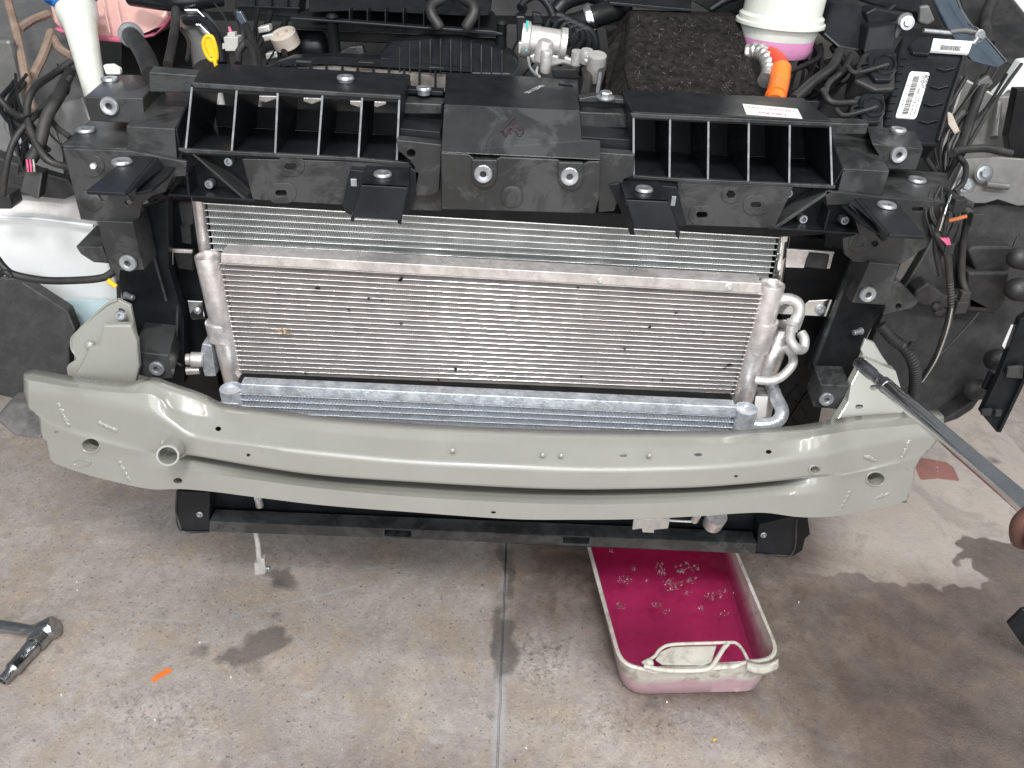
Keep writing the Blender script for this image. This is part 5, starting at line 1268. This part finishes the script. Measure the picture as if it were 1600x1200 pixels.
for x, y, r, ax_ in [(1592, 403, 17, (-1, -.5, .3)), (1590, 452, 18, (-1, -.5, .3)), (1556, 562, 17, (-1, -.6, .35)), (1522, 609, 16, (-.9, -.6, .35))]:
    rr = rad(x, y, 1.08, r)
    lq('rubber_knob', lathe([(rr*1.0, -.03), (rr*1.02, 0), (rr*.95, rr*.4), (rr*.75, rr*.8), (rr*.4, rr*1.05), (1e-6, rr*1.1)], P(x, y, 1.08), ax_, 24, False), LIN, 0, smooth=True)
lq('liner_foot', slab([(1476, 655), (1500, 640), (1540, 612), (1520, 640), (1497, 655), (1470, 664)], 1.08, .03))
# trim strip, right
trm = bpy.data.objects.new('trim_strip', None); C.objects.link(trm); trm.parent = car; trm['label'] = 'black bent trim strip hanging at the right edge'
part('strip', slab([(1594, 500), (1640, 470), (1640, 500), (1600, 590), (1563, 675), (1558, 676), (1533, 646), (1560, 590)], 1.00, .012), BLK, trm, bevel=.0015)
part('strip_edge', ptube([(1640, 505, .995), (1602, 588, .995), (1561, 674, .995)], 3.2), BLK, trm, smooth=True)
part('strip_tag', slab([(1580, 508), (1597, 506), (1576, 555), (1566, 540)], 1.01, .001), PAP, trm)
part('strip_clip', slab([(1576, 575), (1600, 572), (1598, 592), (1572, 590)], .99, .006), GRY, trm, bevel=.001)
part('strip_clip', slab([(1535, 642), (1552, 640), (1548, 650), (1534, 650)], .99, .006), GRY, trm, bevel=.001)
part('strip_clip', slab([(1556, 642), (1567, 641), (1564, 651), (1555, 651)], .99, .006), GRY, trm, bevel=.001)
part('strip_bracket', slab([(1548, 580), (1560, 590), (1552, 615), (1535, 608)], 1.02, .006), BLK, trm, bevel=.001)
# wiring
wir = bpy.data.objects.new('wiring_harness', None); C.objects.link(wir); wir.parent = car
def wp(pts, r, m=DRK, rib=0, ribn=0, nm='cable'): return part(nm, ptube(pts, r, 10, rib, ribn), m, wir, smooth=True)
wp([(-10, 142, 1.1), (15, 172, 1.09), (40, 182, 1.08), (75, 170, 1.1), (110, 120, 1.15)], 5)
wp([(112, 96, 1.2), (85, 115, 1.17), (52, 140, 1.1), (42, 175, 1.07), (52, 215, 1.04), (75, 250, 1.02), (110, 262, 1.03)], 5.5)
wp([(115, 115, 1.2), (95, 140, 1.14), (60, 175, 1.08), (25, 215, 1.04), (10, 260, 1.02), (5, 305, 1.02)], 5)
wp([(110, 112, 1.19), (92, 150, 1.1), (72, 185, 1.06), (62, 225, 1.04), (48, 250, 1.03)], 9)
wp([(70, 170, 1.1), (85, 195, 1.08), (110, 215, 1.06)], 4.5)
wp([(60, 235, 1.03), (72, 252, 1.03), (95, 256, 1.04)], 3)
wp([(-8, 400, 1.0), (8, 420, .99), (25, 430, .99), (70, 438, .99), (120, 438, .99), (160, 434, .99), (178, 424, 1.0)], 6)
wp([(-5, 430, .99), (8, 425, .985), (18, 432, .985)], 5)
part('yellow_clip', ptube([(168, 437, .985), (181, 448, .985)], 4, 8), YEL, wir)
wp([(185, 440, 1.0), (186, 470, 1.0), (190, 492, .98)], 3)
wp([(182, 478, .99), (192, 484, .985), (196, 492, .985)], 5)
part('plug', slab([(38, 266), (66, 270), (60, 312), (30, 300)], (1.02, 1.0), .02), DRK, wir, bevel=.002)
part('plug', slab([(22, 275), (38, 272), (36, 290), (20, 288)], 1.02, .02), LIN, wir, bevel=.002)
for i, m in enumerate((PNKW, PNKW, GCON)): part('wire', ptube([(42+i*5, 250, 1.02), (43+i*5, 258, 1.01), (44+i*5, 268, 1.01)], 1.5, 6), m, wir, smooth=True)
# right loom
wp([(1478, 300, 1.05), (1492, 312, 1.0), (1515, 322, 1.0)], 8)
wp([(1487, 240, 1.1), (1500, 235, 1.12), (1540, 232, 1.14), (1580, 240, 1.14)], 6)
wp([(1497, 244, 1.12), (1509, 260, 1.1), (1505, 285, 1.06), (1490, 300, 1.04)], 4.5)
wp([(1490, 310, 1.0), (1474, 335, .99), (1464, 360, .99), (1462, 390, .99), (1470, 430, .99)], 4.5)
wp([(1486, 305, 1.0), (1477, 330, .985), (1468, 360, .985)], 2, ALC)
wp([(1455, 350, 1.0), (1468, 375, .985), (1480, 400, .98), (1484, 440, .98)], 5.5)
wp([(1484, 438, .98), (1486, 480, .98), (1478, 515, .99), (1462, 560, 1.0), (1438, 598, 1.02)], 5.2, DRK, .2, 46)
wp([(1488, 480, .975), (1480, 516, .985), (1463, 561, .995), (1441, 596, 1.01)], 2.2, ALC, .25, 50)
wp([(1512, 340, 1.0), (1505, 380, 1.0), (1503, 430, 1.0), (1510, 458, .99)], 5)
wp([(1497, 345, 1.0), (1493, 360, 1.0), (1484, 376, 1.0)], 3.5)
wp([(1376, 508, 1.0), (1395, 530, .99), (1415, 545, .985), (1428, 570, .985), (1430, 600, 1.0), (1425, 625, 1.02)], 9.5, DRK, .16, 34, 'corrugated_conduit')
wp([(1500, 318, 1.0), (1520, 338, .99), (1532, 345, .99)], 6)
wp([(1395, 10, 1.4), (1370, 30, 1.38)], 6, BAY)
wp([(1330, 85, 1.3), (1318, 110, 1.25), (1295, 130, 1.22), (1288, 150, 1.2)], 5)
wp([(1312, 80, 1.3), (1300, 105, 1.26), (1270, 128, 1.22), (1240, 155, 1.18)], 8)
wp([(1340, 160, 1.2), (1300, 160, 1.18), (1285, 140, 1.2)], 5)
rnd = random.Random(3)
for k in range(16):
    x0, y0 = rnd.uniform(1235, 1330), rnd.uniform(60, 100); x1, y1 = x0-rnd.uniform(-20, 70), y0+rnd.uniform(50, 90)
    wp([(x0, y0, 1.36), (x0-rnd.uniform(-25, 20), (y0+y1)/2, 1.31), (x1, y1, 1.24)], rnd.choice((2.5, 4, 6)), BAY)
for k in range(9):
    x0, y0 = rnd.uniform(1455, 1500), rnd.uniform(285, 310)
    wp([(x0, y0, 1.03), (x0-rnd.uniform(-12, 22), y0+40, .995), (rnd.uniform(1458, 1482), y0+rnd.uniform(70, 110), .99)], rnd.choice((1.5, 2.2, 3.5)), DRK)
for k in range(7):
    x0 = rnd.uniform(1500, 1590)
    wp([(x0, rnd.uniform(100, 125), 1.3), (x0-30, 150+rnd.uniform(0, 20), 1.26), (x0-70, 215+rnd.uniform(-15, 20), 1.2), (1478+rnd.uniform(-8, 8), 285, 1.12)], rnd.choice((1.5, 2.5, 4)), rnd.choice((DRK, BAY)))
for k in range(10):
    x0, y0 = rnd.uniform(20, 110), rnd.uniform(100, 160)
    wp([(x0, y0, 1.22), (x0-rnd.uniform(-20, 35), y0+45, 1.12), (rnd.uniform(20, 110), y0+rnd.uniform(80, 130), 1.05)], rnd.choice((1.5, 2.5, 4)), rnd.choice((DRK, BAY)))
for k in range(14):
    x0 = rnd.uniform(390, 480) if k < 6 else rnd.uniform(800, 950); y0 = rnd.uniform(10, 60)
    ep('loom', ptube([(x0, y0, 1.42), (x0+rnd.uniform(-20, 20), y0+25, 1.38), (x0+rnd.uniform(-30, 30), y0+60, 1.32)], rnd.choice((1.5, 3, 5))), BAY, 0, smooth=True)
for x, y, s in [(1497, 320, 10), (1524, 342, 9), (1481, 388, 8), (1500, 478, 10), (1506, 462, 8), (1424, 540, 6), (1468, 485, 7)]:
    part('plug', boxm(P(x, y, .98), (s*.0016, s*.0013, s*.0019), .4, Matrix.Rotation(random.uniform(-.6, .6), 3, 'Y')), DRK, wir, bevel=.001)
part('brown_clip', ptube([(1482, 345, .975), (1495, 342, .975), (1510, 338, .975)], 3.2, 8), RUST, wir, smooth=True)
for i in range(3): part('wire', ptube([(1470+i*5, 372, .98), (1474+i*4, 375, .975), (1480+i*2, 382, .975)], 1.6, 6), PNKW, wir, smooth=True)
for x, y in [(1462, 478)]:
    part('fir_tree_clip', lathe([(.003, 0), (.007, .002), (.003, .004), (.007, .006), (.003, .008), (.007, .010), (.002, .014)], P(x+8, y, .98), (-1, -.2, 0), 12), DRK, wir)
# tanks, left
tk = bpy.data.objects.new('coolant_tank', None); C.objects.link(tk); tk.parent = car
part('tank_body', slab([(70, -20), (275, -20), (270, 18), (262, 28), (250, 45), (236, 58), (185, 66), (150, 62), (95, 50), (78, 35)], (1.52, 1.46), .1), PNKT, tk, bevel=.012, seg=4, smooth=True)
part('fluid_band', slab([(82, 44), (100, 47), (150, 57), (195, 60), (240, 50), (268, 20), (270, 26), (258, 42), (240, 57), (190, 67.5), (150, 63.5), (95, 52.5)], 1.455, .02), PNKD, tk, bevel=.003, smooth=True)
for x in (125, 160, 180): part('tank_seam', ptube([(x, -10, 1.49), (x+6, 25, 1.462), (x+12, 52, 1.45)], 1.6, 8), PNKT, tk, smooth=True)
part('tank_foot', slab([(160, 102), (175, 101), (187, 108), (188, 117), (165, 117)], 1.18, .01), WHPL, tk, bevel=.002)
nk = bpy.data.objects.new('washer_filler_neck', None); C.objects.link(nk); nk.parent = car
n0, n1 = P(118, 8, 1.42), P(152, 160, 1.24)
axn = (n0-n1).normalized(); Ln = (n0-n1).length
part('neck', lathe([(rad(145, 120, 1.26, 17), -.03), (rad(145, 120, 1.26, 17), Ln*.1), (rad(130, 50, 1.40, 22), Ln*.66), (rad(120, 30, 1.40, 24), Ln*.78), (rad(118, 18, 1.40, 30), Ln*.88), (rad(118, 12, 1.40, 31), Ln*1.0), (rad(118, 12, 1.40, 27), Ln*1.03)], n1, axn, 32), WHPL, nk, smooth=True)
cc_ = P(112, 6, 1.41)
part('cap', merge(lathe([(rad(110, 5, 1.41, 26), -.006), (rad(110, 5, 1.41, 27), 0), (rad(110, 5, 1.41, 27), .012), (rad(110, 5, 1.41, 40), .014), (rad(110, 5, 1.41, 42), .018), (rad(110, 5, 1.41, 38), .021), (1e-6, .024)], cc_, (axn+Vector((0, 0, .6))).normalized(), 36, False)), BLUE, nk, smooth=True)
part('cap_tab', slab([(60, -4), (90, -8), (92, 2), (64, 1)], 1.40, .03), BLUE, nk, bevel=.002)

# ================= things lying about =================
# pliers on the engine cover
pl = thing('pliers', 'black handled pliers lying on top of the engine cover', 'pliers')
part('handle', ptube([(700, -20, 1.36), (693, -4, 1.345), (675, 8, 1.33), (674, 22, 1.32), (684, 38, 1.315), (686, 43, 1.315)], 8.5, 14), DRK, pl, smooth=True)
part('handle', ptube([(712, -20, 1.36), (722, -4, 1.345), (738, 8, 1.33), (740, 22, 1.32), (731, 38, 1.315), (728, 43, 1.315)], 8.5, 14), DRK, pl, smooth=True)
part('jaw', slab([(696, -34), (716, -34), (714, -14), (698, -14)], 1.365, .012), TOOL, pl, bevel=.002)

# grey dark splash guard piece lying at left, on the floor side of the beam
tag(link('plastic_scrap', slab([(-10, 655), (14, 628), (60, 632), (74, 648), (81, 662), (66, 680), (62, 688), (22, 682)], (.97, .93), .03), CRMP, None, bevel=.004), 'crumpled dark grey plastic end piece sticking out left behind the beam', 'plastic piece')
# dry leaf on the middle cooler
lf = []
for a, b, c in [((422, 514), (436, 516), (446, 525)), ((430, 520), (440, 514), (455, 522)), ((436, 524), (446, 519), (456, 518)), ((438, 512), (446, 520), (452, 528))]:
    p0, p1, p2 = P(*a, 1.024), P(*b, 1.019), P(*c, 1.024)
    w = Vector((.0006, 0, .0016))
    lf.append(prism([p0, p1-w, p2, p1+w], (0, .0006, .0001)))
tag(link('dry_leaf', merge(*lf), LEAF, None), 'small dry brown leaf caught on the left side of the dusty middle cooler', 'leaf')

# drain pan
def loopz(corners, Z, r, k=7):
    """rounded quadrilateral from four pixel corners at height Z"""
    c = [G(x, y, Z) for x, y in corners]; out = []
    for i in range(4):
        p, a, b = c[i], c[i-1], c[(i+1) % 4]
        ua, ub = (a-p).normalized(), (b-p).normalized()
        for j in range(k):
            t = j/(k-1)
            q0, q1 = p+ua*r, p+ub*r
            out.append(q0*(1-t)**2+p*2*t*(1-t)+q1*t*t)
    return out
pan = thing('drain_pan', 'dirty white plastic drain pan of pink coolant under the right half of the car', 'drain pan')
HZ = .105
rimc = [(905, 800), (1120, 790), (1222, 1030), (972, 1046)]
def shrink(l, s, dz=0):
    """inset of a convex loop by s metres"""
    c = sum(l, Vector())/len(l); out = []
    for i, p in enumerate(l):
        t = l[(i+1) % len(l)]-l[i-1]; t.z = 0
        if t.length < 1e-7: t = Vector((1, 0, 0))
        n = Vector((-t.y, t.x, 0)).normalized()
        if n.dot(c-p) < 0: n = -n
        out.append(p+n*s+Vector((0, 0, dz)))
    return out
rim = loopz(rimc, HZ, .045)
base = loopz([(918, 850), (1118, 838), (1192, 1086), (975, 1090)], .002, .045)
n_ = len(rim)
def dens(l, m=4):
    out = []
    for i in range(len(l)):
        a, b = l[i], l[(i+1) % len(l)]
        k = m if (b-a).length > .03 else 1
        for s in range(k): out.append(a.lerp(b, s/k))
    return out
# same number of points on both loops: subdivide the straight runs alike
def dens2(l1, l2, m=14):
    o1, o2 = [], []
    for i in range(len(l1)):
        a, b = l1[i], l1[(i+1) % len(l1)]; c, d = l2[i], l2[(i+1) % len(l2)]
        k = m if (b-a).length > .03 else 1
        for s in range(k): o1.append(a.lerp(b, s/k)); o2.append(c.lerp(d, s/k))
    return o1, o2
rim, base = dens2(rim, base)
n_ = len(rim)
# front wall dips where the handle opening is, and at the spout
def rimdrop(p):
    # pixel x along the front
    c = rot.transposed() @ (p-CAM); x = 800+c.x/-c.z*FPX; y = 600-c.y/-c.z*FPX
    d = 0
    if y > 1000 and 1005 < x < 1165: d = .012*min(1, (x-1005)/15)*min(1, (1165-x)/15)
    return d
outer = [base] + [[a.lerp(b, t)+((b-a).normalized()*0) for a, b in zip(base, rim)] for t in (.12, .35, .6, .85, .96)] + [[p-Vector((0, 0, rimdrop(p))) for p in rim]]
outer[0] = shrink(base, .010); outer[1] = [p for p in outer[1]]
lip_o = [p+(p-sum(rim, Vector())/n_).normalized()*.0035+Vector((0, 0, -.001)) for p in outer[-1]]
lip_t = [p+Vector((0, 0, .002)) for p in outer[-1]]
inner = [shrink(l, .004) for l in reversed(outer)]; inner[-1] = [p+Vector((0, 0, .004)) for p in inner[-1]]
rings = outer[:-1]+[outer[-1], lip_o, lip_t]+inner
V = [p for l in rings for p in l]; F = []
for j in range(len(rings)-1):
    for i in range(n_):
        a, b = j*n_+i, j*n_+(i+1) % n_; F.append((a, b, b+n_, a+n_))
F.append(tuple(reversed(range(n_)))); F.append(tuple(range((len(rings)-1)*n_, len(rings)*n_)))
part('tub', (V, F), PAN, pan, smooth=True)
hz = HZ+.004
part('handle_bar', tube([G(1006, 1040, hz), G(1030, 1046, hz), G(1060, 1048, hz), G(1095, 1047, hz), G(1110, 1043, hz), G(1120, 1030, hz+.002), G(1130, 1014, hz+.003), G(1137, 1006, hz+.003)], .0042, 12), PAN, pan, smooth=True)
part('handle_bar', tube([G(1004, 1036, hz), G(1022, 1026, hz), G(1032, 1014, hz+.002), G(1050, 1007, hz+.003), G(1100, 1005, hz+.003), G(1137, 1004, hz+.003), G(1150, 1005, hz), G(1160, 1015, hz), G(1168, 1030, hz)], .0030, 12), PAN, pan, smooth=True)
part('handle_pad', flat([(1032, 1018), (1050, 1010), (1120, 1008), (1112, 1034), (1100, 1039), (1035, 1038), (1024, 1030)], hz-.006, .004), PAN, pan, bevel=.0015)
part('handle_knob', dome(G(1014, 1036, hz), (0, -.1, 1), .0085, .007), PAN, pan, smooth=True)
# curled spout lip
sv, sf = [], []
k1 = 12
for i in range(k1+1):
    t = i/k1
    a = Vector((1168+48*t, 1031-4*t+6*math.sin(math.pi*t)*0.3)); 
    for j, (dy, dz_) in enumerate([(0, .004), (4, .007), (9, .006), (15, .0), (19, -.008)]):
        x = a.x+(t-.5)*dy*.1; y = a.y+dy+5*math.sin(math.pi*t)
        sv.append(G(x, y, HZ+dz_))
for i in range(k1):
    for j in range(4): q_ = i*5+j; sf.append((q_, q_+1, q_+6, q_+5))
sob = part('spout_lip', (sv, sf), PAN, pan, smooth=True, recalc=False); so = sob.modifiers.new('s', 'SOLIDIFY'); so.thickness = .003
for x, y in [(1010, 1076), (1152, 1078)]: part('side_boss', dome(G(x, y, .022)+Vector((0, .004, 0)), (0, -1, .3), .009, .003), PAN, pan, smooth=True)
# the fluid
LZ = .082
def at_level(z):
    t = (z-.002)/(HZ-.002); return [a.lerp(b, t) for a, b in zip(base, rim)]
lv = shrink(at_level(LZ), .0050)
c_ = sum(lv, Vector())/len(lv)
V = [c_.copy()]; F = []
K = 14
for j in range(1, K+1):
    for p in lv:
        q = c_.lerp(p, j/K); c = rot.transposed() @ (q-CAM); x = 800+c.x/-c.z*FPX; y = 600-c.y/-c.z*FPX
        w = math.exp(-(((x-1125)/45)**2+((y-975)/35)**2))
        q.z += .0012*w*math.sin(x*.25+y*.35)+.0005*w*math.sin(x*.6-y*.5); V.append(q)
m_ = len(lv)
for i in range(m_): F.append((0, 1+i, 1+(i+1) % m_))
for j in range(K-1):
    for i in range(m_):
        a, b = 1+j*m_+i, 1+j*m_+(i+1) % m_; F.append((a, a+m_, b+m_, b))
lo = at_level(.014); lo = shrink(lo, .010); s0 = len(V); V += lo
for i in range(m_):
    a, b = 1+(K-1)*m_+i, 1+(K-1)*m_+(i+1) % m_; F.append((a, s0+i, s0+(i+1) % m_, b))
F.append(tuple(reversed(range(s0, s0+m_))))
tag(link('pink_coolant', (V, F), COOL, None, smooth=True), 'deep pink coolant filling the white drain pan', 'coolant')
# clusters of bubbles
cl = [(976, 906, 11, 26), (988, 889, 5, 8), (1030, 886, 11, 18), (1033, 896, 6, 10), (1070, 888, 15, 30), (1088, 886, 6, 10), (1050, 913, 16, 44), (1080, 906, 9, 16), (1115, 930, 14, 34), (1133, 923, 4, 3), (1147, 925, 5, 2),
      (971, 946, 8, 14), (1025, 944, 9, 20), (1041, 956, 7, 10), (1120, 960, 5, 2), (1133, 959, 7, 7), (1075, 925, 9, 12), (1095, 950, 5, 6), (1010, 907, 3, 3), (955, 861, 4, 3)]
for x, y, s, k in cl:
    ms = []
    for i in range(int(k*1.4)):
        an = random.uniform(0, 6.28); d = math.sqrt(random.random())*s
        r = random.choice((.0009, .0012, .0016, .0024, .0034))*(1.3 if k < 4 else 1)
        q = G(x+math.cos(an)*d, y+math.sin(an)*d*.62, LZ+.0005)
        ms.append(dome(q, (0, 0, 1), r, r*.8, 10, 4))
    o = link('foam_cluster', merge(*ms), FOAM, None, smooth=True, kind='stuff')
    tag(o, 'clusters of small clear bubbles floating on the pink coolant', 'foam', 'foam clusters on the coolant')

# orange strip on the floor
tag(link('orange_strip', prism([G(x, y, .0022) for x, y in [(237, 1061), (241, 1056), (264, 1042.5), (268.5, 1047), (263, 1052), (252, 1057), (246, 1061), (239, 1067)]], (0, 0, -.0015)), ORG, None, bevel=.0003), 'small bright orange plastic strip on the concrete at lower left', 'plastic strip')
fl = []
for x, y in [(312, 1004), (361, 1058), (120, 909), (121, 922), (96, 1086), (242, 1125), (822, 1169), (1042, 1097), (1248, 941)]:
    q = G(x, y, .0015); fl.append(boxm(q, (.003, .002, .002), random.random()*3))
o = link('paper_crumb', merge(*fl), PAP, None, kind='stuff'); tag(o, 'tiny white crumbs scattered over the concrete floor', 'crumbs')
o = link('yellow_crumb', boxm(G(1116, 1156, .002), (.006, .003, .003), .4), YEL, None, bevel=.0006); tag(o, 'tiny yellow crumb on the concrete in front of the drain pan', 'crumb')

# ratchet handle with flex head and socket, lower left
wr = thing('socket_wrench', 'chrome flex head socket wrench lying on the concrete at the left edge', 'wrench')
z0 = .018
part('handle', tube([G(-60, 970, z0), G(0, 978, z0), G(35, 983, z0), G(50, 985, z0)], (.0125, .0095), 16), TOOL, wr, smooth=True)
hc, he = G(78, 980, z0), G(55, 1007, z0)
part('fork', tube([G(46, 985, z0), G(60, 984, z0), G(70, 982, z0)], (.010, .015), 16), TOOL, wr, smooth=True)
part('head', merge(lathe([(.019, -.016), (.021, -.013), (.021, .013), (.019, .016)], G(74, 984, z0), (.75, .3, .3), 28)), TOOL, wr, smooth=True)
ax_ = (G(5, 1062, z0)-G(72, 986, z0)).normalized(); st = G(70, 989, z0); LL = (G(3, 1064, z0)-st).length
part('drive', lathe([(.017, 0), (.0175, .02), (.0175, .026), (.012, .028), (.012, .034)], st, ax_, 26), TOOL, wr, smooth=True)
part('socket', lathe([(.0125, .030), (.0145, .031), (.0145, .045), (.0135, .047), (.0135, .075), (.0142, .076), (.0142, .080), (.0110, .084), (.0100, .086), (.0100, LL), (.007, LL+.001), (.007, LL-.01), (1e-6, LL-.01)], st, ax_, 28, False), TOOL, wr, smooth=True)
part('pivot_screw', lathe([(.0045, 0), (.0045, .0015), (.003, .002)], G(71, 977, z0+.018), (.1, -.35, 1), 16), STL, wr, smooth=True)

# black block at the right edge
tag(link('black_stand_foot', slab([(1575, 976), (1597, 954), (1640, 945), (1640, 1040), (1597, 1008)], .93, .008), BLK, None, bevel=.002), 'black angular stand foot cut off by the right edge on the wet floor', 'stand')

# breaker bar held over the beam
bb = thing('breaker_bar', 'long polished chrome breaker bar held diagonally over the right end of the beam', 'breaker bar')
B0, B1 = P(1341, 566, .80), P(1660, 838, .50)
axb = (B1-B0).normalized(); LB = (B1-B0).length
def br(x, y, r):   # radius that shows as r pixels where the bar is at x, y
    t = (Vector((x, y, 0))-Vector((1341, 566, 0))).length/418; p = B0.lerp(B1, min(1, t)); dep = -(rot.transposed() @ (p-CAM)).z
    return r*dep/FPX
part('shaft', lathe([(br(1400, 615, 9), LB*.14), (br(1400, 615, 11.5), LB*.16), (br(1500, 700, 13.5), LB*.55), (br(1600, 780, 16), LB)], B0, axb, 32), CHR, bb, smooth=True)
rsck = br(1360, 580, 10)
part('socket', lathe([(rsck*.55, .006), (rsck*.62, 0), (rsck*.95, .0), (rsck, .002), (rsck, LB*.09), (rsck*.85, LB*.105), (rsck*.85, LB*.15), (rsck*1.15, LB*.155), (rsck*1.18, LB*.185), (rsck, LB*.19)], B0, axb, 28), TOOL, bb, smooth=True)

# hand closed round the bar, mostly out of frame
ps = thing('person', 'hand of a person at the right edge holding the chrome breaker bar', 'person')
def skinned(name, chains, m, parent):
    """chains: lists of (point, radius); one continuous skin"""
    me = bpy.data.meshes.new(name); V, E, RR = [], [], []
    for ch in chains:
        prev = None
        for c in ch:
            if isinstance(c, int): prev = c; continue
            p, r = c; V.append(tuple(p)); RR.append(r)
            if prev is not None: E.append((prev, len(V)-1))
            prev = len(V)-1
    me.from_pydata(V, E, []); me.materials.append(m)
    o = bpy.data.objects.new(name, me); C.objects.link(o); o.parent = parent
    s = o.modifiers.new('skin', 'SKIN')
    for v, r in zip(me.skin_vertices[0].data, RR): v.radius = (r, r)
    me.skin_vertices[0].data[0].use_root = True
    ss = o.modifiers.new('subd', 'SUBSURF'); ss.levels = 2; ss.render_levels = 2
    s.use_smooth_shade = True
    return o
hx, hy, hz_ = axb, None, None
vdown = (Vector((0, 0, -1))-axb*axb.dot(Vector((0, 0, -1)))).normalized()
vside = axb.cross(vdown)                       # sideways from the bar
if vside.y > 0: vside = -vside                 # towards the camera
hb = B0 + axb*(LB*1.0)                         # where the fist starts
rb_ = .0135
def ringpt(t, ang, r): return B0+axb*t + (vdown*math.cos(ang)+vside*math.sin(ang))*r
chains = []
# palm and wrist, behind and under the bar
arm = Vector((.90, -.40, -.12)).normalized()
h0 = ringpt(LB+.045, R(200), .030)
pc = [(h0, .026), (ringpt(LB+.075, R(205), .034), .028), (h0+arm*.075, .027), (h0+arm*.12, .024), (h0+arm*.26, .034)]
chains.append(pc)
nv = len(pc)
for k, (tt, r_) in enumerate([(.000, .0088), (.021, .0092), (.043, .0090), (.064, .0080)]):
    ch = [0 if k < 2 else 1]
    for an, rr in ((150, .030), (95, .031), (40, .029), (-5, .027), (-45, .025)): ch.append((ringpt(LB-.02+tt, R(an), rr), r_*(1 if an > 0 else .9)))
    chains.append(ch)
chains.append([0, (ringpt(LB+.02, R(250), .028), .011), (ringpt(LB-.005, R(285), .026), .0100), (ringpt(LB-.025, R(310), .024), .0092)])
# integer entries refer to vertices of the first chain
skinned('hand', chains, SKIN, ps)
part('sleeve', tube([h0+arm*.19, h0+arm*.32, h0+arm*.46+Vector((0, 0, .02)), h0+arm*.75+Vector((0, 0, .10))], (.041, .060), 20), CLOTH, ps, smooth=True)
